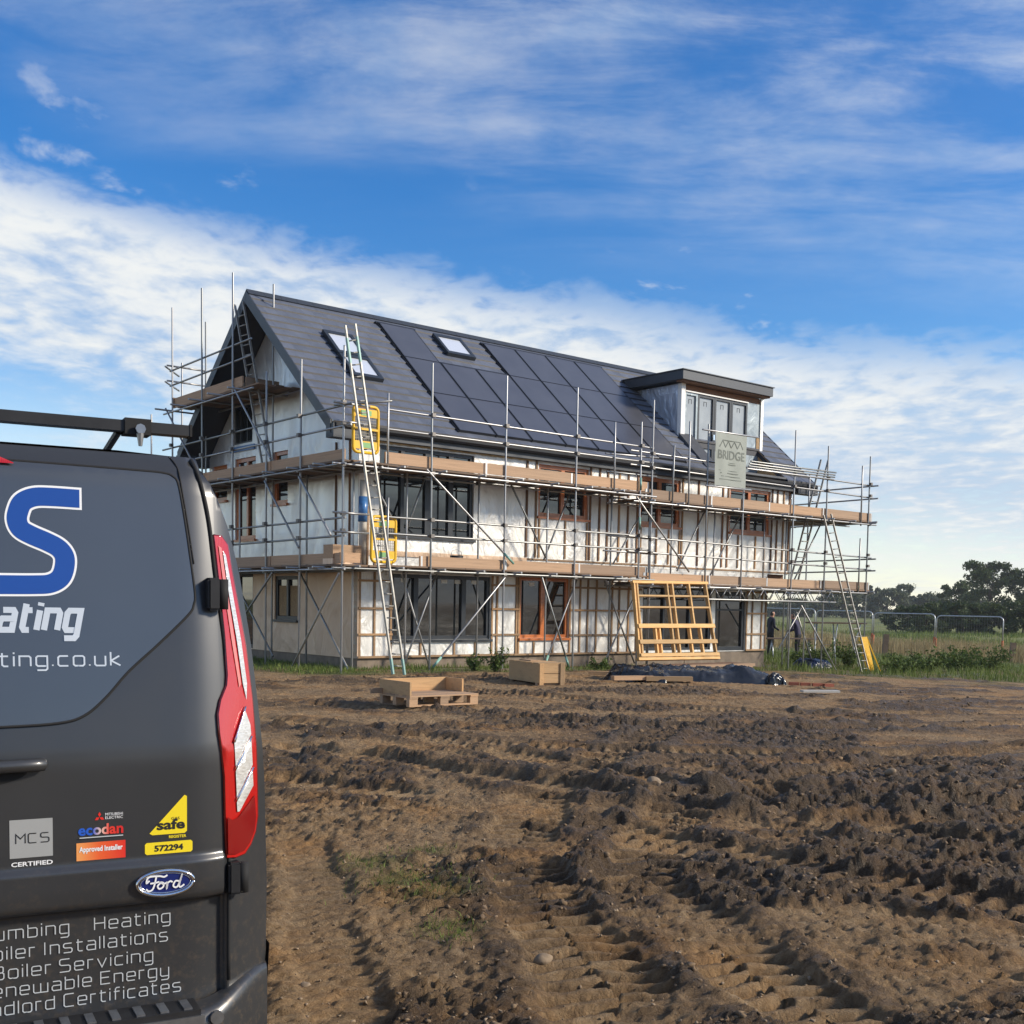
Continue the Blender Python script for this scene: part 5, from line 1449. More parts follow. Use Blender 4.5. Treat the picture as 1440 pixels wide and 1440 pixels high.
# ---- lettering ---------------------------------------------------------
GLY = {
 'u': [[(0, .72), (0, .1), (.09, 0), (.6, 0)], [(.6, .72), (.6, 0)]], 'm': [[(0, 0), (0, .72), (.86, .72), (.95, .62), (.95, 0)], [(.475, .72), (.475, 0)]],
 'b': [[(0, 1), (0, 0), (.51, 0), (.6, .1), (.6, .62), (.51, .72), (0, .72)]], 'i': [[(0, 0), (0, .72)], [(0, .88), (0, 1)]],
 'n': [[(0, 0), (0, .72), (.51, .72), (.6, .62), (.6, 0)]], 'g': [[(.6, 0), (.09, 0), (0, .1), (0, .62), (.09, .72), (.6, .72), (.6, -.2), (.51, -.3), (.05, -.3)]],
 'H': [[(0, 0), (0, 1)], [(.7, 0), (.7, 1)], [(0, .52), (.7, .52)]], 'e': [[(.58, 0), (.09, 0), (0, .1), (0, .62), (.09, .72), (.51, .72), (.6, .62), (.6, .36), (0, .36)]],
 'a': [[(.05, .72), (.51, .72), (.6, .62), (.6, 0), (.09, 0), (0, .1), (0, .31), (.09, .41), (.6, .41)]], 't': [[(.1, .95), (.1, .1), (.19, 0), (.42, 0)], [(-.02, .72), (.42, .72)]],
 'o': [[(.3, 0), (.09, 0), (0, .1), (0, .62), (.09, .72), (.51, .72), (.6, .62), (.6, .1), (.51, 0), (.3, 0)]], 'l': [[(0, 1), (0, 0)]], 'r': [[(0, 0), (0, .72), (.36, .72)]],
 'I': [[(.08, 0), (.08, 1)]], 's': [[(.56, .72), (.09, .72), (0, .63), (0, .46), (.09, .38), (.5, .35), (.58, .27), (.58, .09), (.5, 0), (0, 0)]],
 'S': [[(.66, 1), (.1, 1), (0, .9), (0, .63), (.1, .53), (.6, .5), (.7, .41), (.7, .1), (.6, 0), (0, 0)]],
 'B': [[(0, 0), (0, 1), (.58, 1), (.66, .92), (.66, .61), (.58, .53), (0, .53)], [(.58, .53), (.7, .43), (.7, .1), (.6, 0), (0, 0)]],
 'v': [[(0, .72), (.3, 0), (.6, .72)]], 'c': [[(.55, .72), (.09, .72), (0, .62), (0, .1), (.09, 0), (.55, 0)]], 'R': [[(0, 0), (0, 1), (.6, 1), (.7, .9), (.7, .56), (.6, .46), (0, .46)], [(.4, .46), (.7, 0)]],
 'P': [[(0, 0), (0, 1), (.6, 1), (.7, .9), (.7, .54), (.6, .44), (0, .44)]], 'L': [[(0, 1), (0, 0), (.6, 0)]], 'E': [[(.66, 0), (0, 0), (0, 1), (.66, 1)], [(0, .52), (.58, .52)]],
 'C': [[(.68, 1), (.1, 1), (0, .9), (0, .1), (.1, 0), (.68, 0)]], 'w': [[(0, .72), (0, .1), (.09, 0), (.95, 0), (.95, .72)], [(.475, .72), (.475, 0)]],
 'y': [[(0, .72), (0, .1), (.09, 0), (.6, 0)], [(.6, .72), (.6, -.2), (.51, -.3), (.05, -.3)]], 'd': [[(.6, 1), (.6, 0), (.09, 0), (0, .1), (0, .62), (.09, .72), (.6, .72)]],
 'f': [[(.1, 0), (.1, .9), (.19, 1), (.42, 1)], [(-.02, .68), (.40, .68)]], 'p': [[(0, -.3), (0, .72), (.51, .72), (.6, .62), (.6, .1), (.51, 0), (0, 0)]], 'k': [[(0, 0), (0, 1)], [(.5, .72), (.02, .36), (.55, 0)]],
 'h': [[(0, 1), (0, 0)], [(0, .72), (.51, .72), (.6, .62), (.6, 0)]], '.': [[(0, 0), (0, .1)]], 'M': [[(0, 0), (0, 1), (.4, .5), (.8, 1), (.8, 0)]],
}
ADV = {'i': .0, 'l': .0, 'm': .95, 'w': .95, 'H': .7, 'I': .16, 'S': .7, 'B': .7, 'R': .7, 'P': .7, 'E': .66, 'C': .68, 'L': .6, 't': .42, 'f': .4, 'r': .36, '.': .0, 'c': .55, 'k': .55, 'M': .8, ' ': .62}
def stroke_poly(pts, w):
    P = [Vector(p) for p in pts]; L, R = [], []
    for i, p in enumerate(P):
        d0 = (p - P[i - 1]).normalized() if i else (P[1] - p).normalized(); d1 = (P[i + 1] - p).normalized() if i < len(P) - 1 else d0
        n0, n1 = Vector((-d0.y, d0.x)), Vector((-d1.y, d1.x)); n = (n0 + n1)
        n = n.normalized() if n.length > 1e-6 else n0
        k = w / 2 / max(.45, n.dot(n0)); L.append(p + n * k); R.append(p - n * k)
    v = []; f = []
    for a, b in zip(L, R): v += [a, b]
    for i in range(len(P) - 1): f.append((2 * i, 2 * i + 1, 2 * i + 3, 2 * i + 2))
    return v, f
def stroke_width(s, gap=.30): return sum(ADV.get(c, .6) + gap for c in s) - gap
def stroke_text(s, u0, u1, z, size, mat, w=.10, gap=.30, off=.002, shear=0.):
    """techno style stroked lettering fitted between u0 and u1 on the rear doors"""
    k = (u1 - u0) / stroke_width(s, gap); V, Fq, lay = [], [], []; x = 0
    for ch in s:
        if ch != ' ':
            for pl in GLY[ch]:
                pl2 = [(u0 + (x + a) * k + b * size * shear, z + b * size) for a, b in pl]
                v, f = stroke_poly(pl2, w * size); b0 = len(V); V += v; lay += [int(q_) // 2 for q_ in range(len(v))]; Fq += [tuple(i + b0 for i in q) for q in f]
        x += ADV.get(ch, .6) + gap
    return mesh_obj('lettering', [surf(p.x, p.y, off + .00025 * q_) for p, q_ in zip(V, lay)], Fq, mat, van)
# spacing fixed from the ends that show; lines run on towards the other door
def line(s, u1, z, size, kx, **k_):
    stroke_text(s, u1 - stroke_width(s) * kx, u1, z, size, 'text_silver', **k_)
def words(a, ua, b, u0, u1, z, size=.036):
    """a word that starts on the other door, ending at ua, then one from u0 to u1"""
    k = (u1 - u0) / stroke_width(b)
    stroke_text(b, u0, u1, z, size, 'text_silver', .085)
    stroke_text(a, ua - stroke_width(a) * k, ua, z, size, 'text_silver', .085)
words('Plumbing', .385, 'Heating', .455, .667, .600)
words('Boiler', .295, 'Installations', .318, .660, .544)
words('Boiler', .337, 'Servicing', .360, .617, .489)
words('Renewable', .445, 'Energy', .471, .663, .438)
words('Landlord', .345, 'Certificates', .371, .698, .3865)
ku = .316 / stroke_width('ting.co.uk')
stroke_text('heating.co.uk', .532 - ku * stroke_width('heating.co.uk'), .532, 1.362, .038, 'text_silver', .12, .30, .0046)
def flat_text(s, u, z, size, mat, off=.006, wfit=None, shear=0., offset=0., align='LEFT', rot=0., name='lettering'):
    v, f = text_mesh(s, size, shear, offset, align)
    if wfit:
        xs_ = [a for a, b in v]; k = wfit / (max(xs_) - min(xs_)); v = [((a - (min(xs_) if align == 'LEFT' else 0)) * k, b) for a, b in v]
    return mesh_obj(name, [surf(u + a, z + b, off) for a, b in v], f, mat, van)
ka = .205 / stroke_width('ating', .34)
stroke_text('Heating', .418 - ka * stroke_width('Heating', .34), .418, 1.462, .076, 'text_silver', .215, .34, .0046, .20)
# the large blue S with a pale outline
Sc = [(.434, 1.836), (.36, 1.837), (.315, 1.834), (.284, 1.818), (.271, 1.79), (.268, 1.765), (.278, 1.742), (.305, 1.726), (.345, 1.709), (.375, 1.692), (.390, 1.668), (.388, 1.635), (.376, 1.608), (.350, 1.592), (.31, 1.588), (.21, 1.586), (.10, 1.585)]
Sc = catmull(Sc, 6)
for wd, off, mat, e in ((.064, .0048, 'text_white', .006), (.052, .0056, 'text_blue', .0)):
    c2_ = [tuple(p) for p in Sc]
    c2_[0] = (c2_[0][0] + e, c2_[0][1])
    v, f = stroke_poly(c2_, wd)
    mesh_obj('letter_s', [surf(p.x, p.y, off) for p in v], f, mat, van)
# stickers
def rect(name, u0, u1, z0, z1, mat, off=.0012): return fill_poly(name, [(u0, z0), (u1, z0), (u1, z1), (u0, z1)], off, mat, van, .05, False)
def grp(s, cu, z, wfit, size, mat, off, par, offset=0., shear=0.):
    v, f = text_mesh(s, size, shear, offset); xs_ = [a for a, b in v]; k = wfit / (max(xs_) - min(xs_)); mid = (max(xs_) + min(xs_)) / 2
    o = mesh_obj('lettering', [surf(cu + (a - mid) * k, z + b, off) for a, b in v], f, mat, par); return o
st = rect('sticker', .231, .342, .833, .940, 'sticker_grey')
V, Fq = [], []
x = .247
for ch in 'MCS':
    for pl in GLY[ch]:
        v, f = stroke_poly([(x + a * .030, .874 + b * .026) for a, b in pl], .0028); b0 = len(V); V += v; Fq += [tuple(i + b0 for i in q) for q in f]
    x += .032
mesh_obj('lettering', [surf(p.x, p.y, .0022) for p in V], Fq, 'text_black', st)
grp('CERTIFIED', .288, .810, .107, .017, 'text_white', .0015, st, .0004)
st = rect('sticker', .404, .537, .811, .862, 'sticker_grad')
grp('Approved Installer', .470, .836, .118, .021, 'text_white', .0022, st, .0006)
v, f = text_mesh('ecodan', .042, 0, .0012); xs_ = [a for a, b in v]; k = .122 / (max(xs_) - min(xs_))
mesh_obj('lettering', [surf(.409 + (a - min(xs_)) * k, 884e-3 + b, .0018) for a, b in v], f, 'ecodan_grad', van)
MB().add([surf(.412, .8755, .005), surf(.530, .8755, .005), surf(.530, .8785, .005), surf(.412, .8785, .005)], [(0, 1, 2, 3)]).build('print_line', 'text_silver', van)
m = MB()
for cx, cz, a in ((.4665, .9405, 90), (.460, .9285, 210), (.473, .9285, 330)):
    r1, r2 = .0072, .0042; ca_, sa_ = math.cos(math.radians(a)), math.sin(math.radians(a))
    q = [(cx + ca_ * r1, cz + sa_ * r1), (cx - sa_ * r2, cz + ca_ * r2), (cx - ca_ * r1, cz - sa_ * r1), (cx + sa_ * r2, cz - ca_ * r2)]
    m.add([surf(*p, .0015) for p in q], [(0, 1, 2, 3)])
m.build('diamond_emblem', 'sticker_red', van)
grp('MITSUBISHI', .506, .936, .048, .011, 'text_white', .0015, van); grp('ELECTRIC', .506, .926, .048, .011, 'text_white', .0015, van)
tri = fill_poly('sticker', [(.604, .874), (.612, .869), (.704, .869), (.711, .875), (.711, .978), (.704, .982)], .0012, 'sticker_yellow', van, .05, False)
grp('safe', .665, .884, .080, .040, 'text_black', .0022, tri, .0012); grp('GAS', .678, .911, .024, .011, 'text_black', .0022, tri); grp('REGISTER', .684, .857, .050, .011, 'sticker_yellow', .0015, tri, .0003)
pl = fill_poly('sticker', [(.596, .812), (.722, .812), (.727, .817), (.727, .842), (.722, .847), (.596, .847), (.591, .842), (.591, .817)], .0012, 'sticker_yellow', van, .05, False)
grp('572294', .659, .821, .082, .024, 'text_black', .0022, pl, .0008)
# oval badge
def oval(a, b, n=40): return [(.645 + a * math.cos(q), .731 + b * math.sin(q)) for q in np.linspace(0, 2 * math.pi, n, endpoint=False)]
bd = fill_poly('badge', oval(.080, .036), .010, 'badge_blue', van, .03, False)
for a, b, r_, mt in ((.080, .036, .006, 'chrome'), (.071, .0285, .0016, 'chrome')):
    MB().path([surf(u, z, .011) for u, z in oval(a, b) + oval(a, b)[:1]], r_, 6).build('badge_rim', mt, bd, True)
def script(pts, w=.0045):
    v, f = stroke_poly([tuple(p) for p in catmull(pts, 8)], w); return v, f
V, Fq = [], []
for pts in ([(-.044, .010), (-.052, .004), (-.046, .019), (-.018, .020), (-.005, .017), (.004, .021)], [(-.026, .018), (-.030, .0), (-.036, -.014), (-.046, -.018), (-.053, -.012)], [(-.042, .002), (-.028, .003), (-.018, .005)],
            [(-.014, .002), (-.022, -.006), (-.018, -.014), (-.008, -.010), (-.006, .0), (-.014, .003), (-.006, -.002), (.004, .002)], [(.002, .003), (.004, -.004), (.002, -.014), (.004, -.002), (.012, .004), (.018, .001)],
            [(.036, .002), (.026, .003), (.020, -.008), (.026, -.014), (.034, -.008), (.044, .019), (.036, -.008), (.040, -.014), (.050, -.008)]):
    v, f = script(pts); b0 = len(V); V += v; Fq += [tuple(i + b0 for i in q) for q in f]
mesh_obj('lettering', [surf(.645 + p.x * 1.05, .731 + p.y * 1.1, .0135) for p in V], Fq, 'text_white', bd)

# ------------------------------------------------------------------ mesh fence panels
fd = Vector((2.3, -2.5, 0)).normalized()
fx = [Vector((23.8, 55.7, 0)) - fd * 3.5 * k for k in range(0, 6)]
def fence_panel(p, q, label):
    b = Vector((q.x, q.y, float(base_z(q.x, q.y)))); e = Vector((p.x, p.y, float(base_z(p.x, p.y))))
    L = (e - b).length; rz = math.atan2(e.y - b.y, e.x - b.x)
    r = empty('mesh_fence_panel', b, rz, label, 'fence', 'mesh fence panels along the field')
    w, h, rr = L - .06, 2.0, .22
    pts = [(.03, 0, .02), (.03, 0, h - rr)] + [(.03 + rr - rr * math.cos(a), 0, h - rr + rr * math.sin(a)) for a in (.5, 1.05)] + [(.03 + rr, 0, h), (w - rr, 0, h)] + [(w - rr + rr * math.sin(a), 0, h - rr + rr * math.cos(a)) for a in (.5, 1.05)] + [(w, 0, h - rr), (w, 0, .02)]
    MB().path(pts, .030, 8).build('frame', 'galv', r, True)
    tube_obj('lower_rail', (.03, 0, .14), (w, 0, .14), r, 'galv', .02, 6)
    m = MB()
    for i in range(1, 26): x = .03 + (w - .03) * i / 26; m.box(x - .002, x + .002, -.002, .002, .14, h - .02)
    for z in np.linspace(.3, 1.85, 8): m.box(.03, w, -.0025, .0025, float(z) - .002, float(z) + .002)
    m.build('mesh_infill', 'fence_wire', r)
    for x in (.0,): MB().box(x - .28, x + .28, -.11, .11, -.03, .12).build('foot', 'block', r)
    for x in (.03, w): MB().box(x - .036, x + .036, -.036, .036, .25, .85).build('reflective_band', 'fence_orange', r)
for k in range(len(fx) - 1):
    fence_panel(fx[k], fx[k + 1], 'galvanised mesh fence panel with rounded top corners standing in the long dry grass')

# ------------------------------------------------------------------ vegetation
def leafmat(name, dark, mid, light):
    t = NT(name); at = t.add('ShaderNodeAttribute', attribute_name='tint')
    t.set(t.ramp(at.outputs['Fac'], [(0, dark), (.5, mid), (1, light)]), .7, 0, .25)
    t.b.inputs['Transmission Weight'].default_value = 0
    tr = t.add('ShaderNodeBsdfTranslucent'); t.l.new(t.b.inputs['Base Color'].links[0].from_socket, tr.inputs['Color'])
    mx = t.add('ShaderNodeMixShader'); mx.inputs[0].default_value = .25
    out = [n for n in t.n if n.type == 'OUTPUT_MATERIAL'][0]
    t.l.new(t.b.outputs[0], mx.inputs[1]); t.l.new(tr.outputs[0], mx.inputs[2]); t.l.new(mx.outputs[0], out.inputs[0])
leafmat('leaf_oak', (.030, .050, .014), (.062, .092, .024), (.12, .15, .04))
leafmat('leaf_hedge', (.026, .045, .016), (.054, .080, .025), (.10, .125, .04))
leafmat('leaf_far', (.065, .082, .045), (.095, .115, .06), (.13, .15, .08))  # lighter and greyer, distance haze put into the leaf colour
leafmat('leaf_weed', (.045, .07, .016), (.085, .13, .03), (.15, .20, .055))
leafmat('grass_green', (.07, .105, .02), (.13, .18, .04), (.22, .26, .07))
leafmat('grass_dry', (.20, .15, .07), (.34, .26, .13), (.48, .39, .21))
simple('bark', (.06, .045, .032), .9, var=.3, nscale=8, bump=.5)
def set_tint(o, T):
    a = o.data.attributes.new('tint', 'FLOAT', 'POINT'); a.data.foreach_set('value', np.asarray(T, np.float32))
def quads(C, S, tilt=1.0, aspect=.6):
    """randomly turned leaf quads at centres C with sizes S"""
    n = len(C); d = rng.standard_normal((n, 3)); d /= np.linalg.norm(d, axis=1)[:, None]
    e = rng.standard_normal((n, 3)); e -= (e * d).sum(1)[:, None] * d; e /= np.linalg.norm(e, axis=1)[:, None]
    a, b = d * S[:, None], e * S[:, None] * aspect
    V = np.stack([C - a, C - b * .9 + a * .1, C + a, C + b], 1).reshape(-1, 3)
    return V, np.arange(n * 4).reshape(n, 4)
def tree(name, x, y, h, r, seed, n, leaf, mat, label, cat='tree', group=None, trunk=.28, clumps=46, flat=1.0):
    global rng
    rng = np.random.default_rng(seed); z0 = float(base_z(x, y)) - .05
    e = empty(name, (x, y, z0), 0, label, cat, group)
    m = MB(); th = h * trunk
    lean = rng.uniform(-.04, .04, 2) * h
    top = (float(lean[0]), float(lean[1]), h * .72)
    m.path([(0, 0, 0), (lean[0] * .3, lean[1] * .3, th), (lean[0] * .6, lean[1] * .6, h * .5), top], [.036 * h, .028 * h, .018 * h, .006 * h], 7)
    cl = []
    for k in range(clumps):
        a = rng.uniform(0, 6.283); v = rng.uniform(0, 1); zz = th * .8 + (h - th * .8) * (v ** .8)
        rad = r * math.sqrt(max(.02, 1 - ((zz - (th + (h - th) * .38)) / (h * .66)) ** 2)) * rng.uniform(.25, 1.0) ** .55
        cl.append((rad * math.cos(a) * rng.uniform(.85, 1.15), rad * math.sin(a), zz * flat, rng.uniform(.13, .30) * r))
    for k in range(0, clumps, 4):
        c = cl[k]; s0 = rng.uniform(.45, .95) * min(c[2], h * .6)
        m.path([(lean[0] * .5, lean[1] * .5, s0), ((c[0] + lean[0]) * .5, c[1] * .5, (s0 + c[2]) * .52), c[:3]], [.011 * h, .007 * h, .003 * h], 5)
    m.build('trunk', 'bark', e, True)
    per = n // clumps; C, T, S = [], [], []
    for cx, cy, cz, cr in cl:
        d = rng.standard_normal((per, 3)); d /= np.linalg.norm(d, axis=1)[:, None]; d *= (rng.random(per) ** .45)[:, None] * cr * np.array([1.15, 1.15, .8])
        C.append(d + np.array([cx, cy, cz])); T.append(np.clip(rng.normal(.42, .2, per) + rng.normal(0, .12), 0, 1)); S.append(leaf * rng.uniform(.5, 1.35, per))
    C, T, S = np.concatenate(C), np.concatenate(T), np.concatenate(S)
    V, FF = quads(C, S); o = np_obj('crown', V, FF, mat, e); set_tint(o, np.repeat(T, 4))
    return e
# two field oaks, a hedge belt and the far tree line
def px2x(px, Y): return (px - 720) / 1614.56 * Y
tree('field_tree', px2x(1388, 200), 200, 10.6, 4.7, 1, 9000, .26, 'leaf_oak', 'tall dark field tree rising over the hedge beyond the mesh fence', 'tree', 'field trees', .2, 60)
tree('field_tree', px2x(1450, 196), 196, 10.0, 4.3, 2, 7000, .26, 'leaf_oak', 'dark field tree beside the tallest tree beyond the fence', 'tree', 'field trees', .2, 52)
tree('field_tree', px2x(1345, 215), 215, 7.6, 3.6, 3, 5000, .26, 'leaf_oak', 'lower dark tree at the foot of the tallest tree beyond the fence', 'tree', 'field trees', .15, 44)
tree('field_tree', px2x(1520, 190), 190, 9.0, 4.4, 4, 4000, .28, 'leaf_oak', 'dark field tree at the far end of the hedge', 'tree', 'field trees', .2, 40)
for k, (px, Y, h, r) in enumerate(((1275, 120, 2.6, 2.3), (1300, 118, 2.9, 2.4), (1326, 122, 3.0, 2.6), (1352, 118, 3.2, 2.5), (1380, 121, 3.3, 2.7), (1408, 117, 3.4, 2.5), (1436, 119, 3.3, 2.6), (1466, 116, 3.4, 2.7))):
    tree('hedge_bush', px2x(px, Y), Y, h, r, 20 + k, 2600, .17, 'leaf_hedge', 'dense dark hedge bush in the belt below the field trees', 'bush', 'hedge bushes', .04, 34)
ft = 0
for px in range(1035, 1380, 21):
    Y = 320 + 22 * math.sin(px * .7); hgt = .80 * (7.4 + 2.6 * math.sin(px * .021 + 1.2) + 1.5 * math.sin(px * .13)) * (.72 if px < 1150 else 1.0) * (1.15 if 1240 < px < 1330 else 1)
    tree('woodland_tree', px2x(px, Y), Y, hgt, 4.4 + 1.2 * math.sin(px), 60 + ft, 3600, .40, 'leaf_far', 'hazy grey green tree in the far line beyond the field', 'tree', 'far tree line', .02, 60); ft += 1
# trees on the other side of the lane, seen in the window glass
for k, (x, y) in enumerate(((60, -62), (48, -70), (36, -66), (72, -50), (25, -72), (84, -44), (14, -70), (95, -30))):
    tree('lane_tree', x, y, 9.5 + (k % 3), 5.0, 120 + k, 900, .6, 'leaf_oak', 'roadside tree mirrored in the window glass', 'tree', 'roadside trees', .12, 26)

def blades(name, X, Y, H, Wd, mat, label, cat, lean=.35, Z=None):
    n = len(X); Z = base_z(X, Y) if Z is None else Z
    a = rng.random(n) * 6.283; l = lean * rng.random(n); b = rng.random(n) * 6.283
    P = np.stack([X, Y, Z - .02], 1); wv = np.stack([np.cos(a), np.sin(a), np.zeros(n)], 1) * Wd[:, None]
    lv = np.stack([np.cos(b) * l, np.sin(b) * l, np.ones(n)], 1)
    mid = P + lv * (H * .55)[:, None] * np.array([.6, .6, 1]); tip = P + lv * H[:, None] * np.array([1.4, 1.4, .96])
    V = np.stack([P - wv, P + wv, mid + wv * .7, mid - wv * .7, tip], 1).reshape(-1, 3)
    i = np.arange(n)[:, None] * 5
    FF = np.concatenate([i + np.array([0, 1, 2]), i + np.array([0, 2, 3]), i + np.array([3, 2, 4])], 0)
    o = np_obj(name, V, FF, mat); T = np.repeat(np.clip(rng.normal(.5, .22, n), 0, 1), 5); set_tint(o, T)
    tag(o, label, cat, None, 'stuff'); return o
rng = np.random.default_rng(5)
# sod at the foot of the walls
n = 15000; hx = rng.uniform(-2.4, 18.9, n); hy = -rng.beta(1.3, 2.2, n) * 2.5 + .0
wx, wy = HO.x + _c * hx - _s * hy, HO.y + _s * hx + _c * hy
k = fbm(wx * 1.1, wy * 1.1, 3, 21) > .47 + .12 * rng.random(n); wx, wy = wx[k], wy[k]
gzz, _, _ = ground_height(wx, wy)
blades('verge_grass', wx, wy, rng.uniform(.03, .20, len(wx)) * (.4 + .9 * fbm(wx * 2, wy * 2, 2, 5)), np.full(len(wx), .007), 'grass_green', 'ragged green grass growing along the foot of the house walls', 'grass', .5, gzz)
n = 5000; hx = rng.uniform(-2.4, -.1, n); hy = rng.uniform(-1.5, 8.2, n); wx, wy = HO.x + _c * hx - _s * hy, HO.y + _s * hx + _c * hy
gzz, _, _ = ground_height(wx, wy)
blades('verge_grass', wx, wy, rng.uniform(.03, .2, n) * (.3 + fbm(wx * 2, wy * 2, 2, 6)), np.full(n, .008), 'grass_green', 'green grass growing along the gable wall under the scaffolding', 'grass', .5, gzz)
# green weeds round the right hand end and the near side of the fence
n = 9000; X = rng.uniform(7.5, 20, n); Y = rng.uniform(32, 50, n); k = (fbm(X * .5, Y * .5, 3, 71) > .40) & (Y > 31 + .25 * (X - 7)); X, Y = X[k], Y[k]
hx_, hy_ = w2h(X, Y); k = ~((hx_ > -1) & (hx_ < 15.9) & (hy_ > -.2) & (hy_ < 7.9)); X, Y = X[k], Y[k]
blades('weed_grass', X, Y, rng.uniform(.12, .42, len(X)), np.full(len(X), .011), 'grass_green', 'rough green weeds growing round the end of the scaffolding', 'grass', .5)
# long dry grass along the fence and out in the field
n = 26000; s_ = rng.uniform(-26, 9, n); d_ = rng.normal(1.0, 3.4, n); X = 23.8 + fd.x * s_ - fd.y * d_ * .9; Y = 55.7 + fd.y * s_ + fd.x * d_ * .9
k = fbm(X * .35, Y * .35, 3, 81) > .36; X, Y = X[k], Y[k]
blades('dry_grass', X, Y, rng.uniform(.35, 1.05, len(X)) * (.5 + fbm(X * .4, Y * .4, 2, 82)), np.full(len(X), .013), 'grass_dry', 'long straw coloured grass growing along the mesh fence', 'grass', .35)
n = 16000; Y = 62 + 60 * rng.random(n) ** 1.3; X = rng.uniform(.18, .52, n) * Y; k = fbm(X * .12, Y * .12, 3, 85) > .46; X, Y = X[k], Y[k]
blades('field_grass', X, Y, rng.uniform(.2, .55, len(X)), np.full(len(X), .03), 'grass_green', 'green grass in the field beyond the mesh fence', 'grass', .4)
# little tufts on the drive
P_ = []
for gx, gy, r_, n in ((-.62, 6.45, .16, 260), (-.40, 6.2, .13, 180), (-.28, 5.5, .07, 150), (-.86, 6.95, .12, 120), (-.25, 5.3, .05, 60), (-.5, 7.2, .07, 70)):
    P_.append(np.stack([rng.normal(gx, r_, n), rng.normal(gy, r_ * 1.2, n)], 1))
P_ = np.concatenate(P_); gzz, _, _ = ground_height(P_[:, 0], P_[:, 1])
blades('drive_grass', P_[:, 0], P_[:, 1], rng.uniform(.02, .07, len(P_)), np.full(len(P_), .0028), 'grass_green', 'small tufts of bright grass on the drive beside the van', 'grass', .9, gzz)

def weed(px, py, h, r, n, seed, label, mat='leaf_weed'):
    global rng
    rng = np.random.default_rng(seed); e = empty('weed_clump', (px, py, float(base_z(px, py))), 0, label, 'weeds', 'weed clumps on site')
    m = MB(); C = []
    for k in range(14):
        a = rng.uniform(0, 6.28); q = rng.uniform(.2, 1) * r; tip = (q * math.cos(a), q * math.sin(a), h * rng.uniform(.5, 1.0)); m.path([(tip[0] * .2, tip[1] * .2, -.05), (tip[0] * .5, tip[1] * .5, tip[2] * .6), tip], .006, 4)
        for j in range(n // 14):
            u = rng.uniform(.15, 1.05); C.append((tip[0] * u + rng.normal(0, .07 * r), tip[1] * u + rng.normal(0, .07 * r), tip[2] * u + rng.normal(0, .05)))
    m.build('stem', 'bark', e)
    C = np.array(C); V, FF = quads(C, rng.uniform(.02, .055, len(C)) * (1 + .4 * r), 1, .55); o = np_obj('foliage', V, FF, mat, e); set_tint(o, np.repeat(np.clip(rng.normal(.5, .22, len(C)), 0, 1), 4))
q = h2w(2.7, -1.75); weed(q.x, q.y, .50, .28, 420, 1, 'tall weed clump at the wall foot under the big dark window')
q = h2w(2.2, -1.5); weed(q.x, q.y, .32, .25, 260, 2, 'low weed clump beside a scaffold upright under the big dark window')
q = h2w(6.3, -1.5); weed(q.x, q.y, .28, .4, 260, 3, 'low weed patch at the wall foot behind the plank crate')
for k, (x, y, h, r) in enumerate(((12.6, 36.5, .55, .8), (13.6, 37.6, .65, .9), (14.7, 38.2, .75, .9), (15.8, 39.5, .8, .9), (16.9, 40.6, .95, 1.0), (12.0, 35.6, .45, .7))):
    weed(x, y, h, r, 900, 10 + k, ('low', 'leafy', 'broad', 'dark leafy', 'tall', 'small')[k] + ' green weed clump on the mud edge before the mesh fence')
for k, (x, y, h, r) in enumerate(((9.4, 37.4, .6, .6), (10.2, 38.4, .75, .7), (11.2, 38.2, .7, .7), (11.6, 39.6, .9, .8))):
    weed(x, y, h, r, 600, 30 + k, ('short', 'spreading', 'bushy', 'tall bushy')[k] + ' green weed clump under the end of the scaffolding')
# old post stumps by the fence
for k, (x, y, h) in enumerate(((17.0, 52.5, 1.0), (22.6, 52.0, .9))):
    o = MB().bar((0, 0, -.1), (.06, 0, h), .22, .16).build('field_post', 'deck_board'); o.location = (x, y, float(base_z(x, y))); tag(o, ('broad old timber post', 'thin leaning timber post')[k] + ' in the long grass before the fence', 'post')

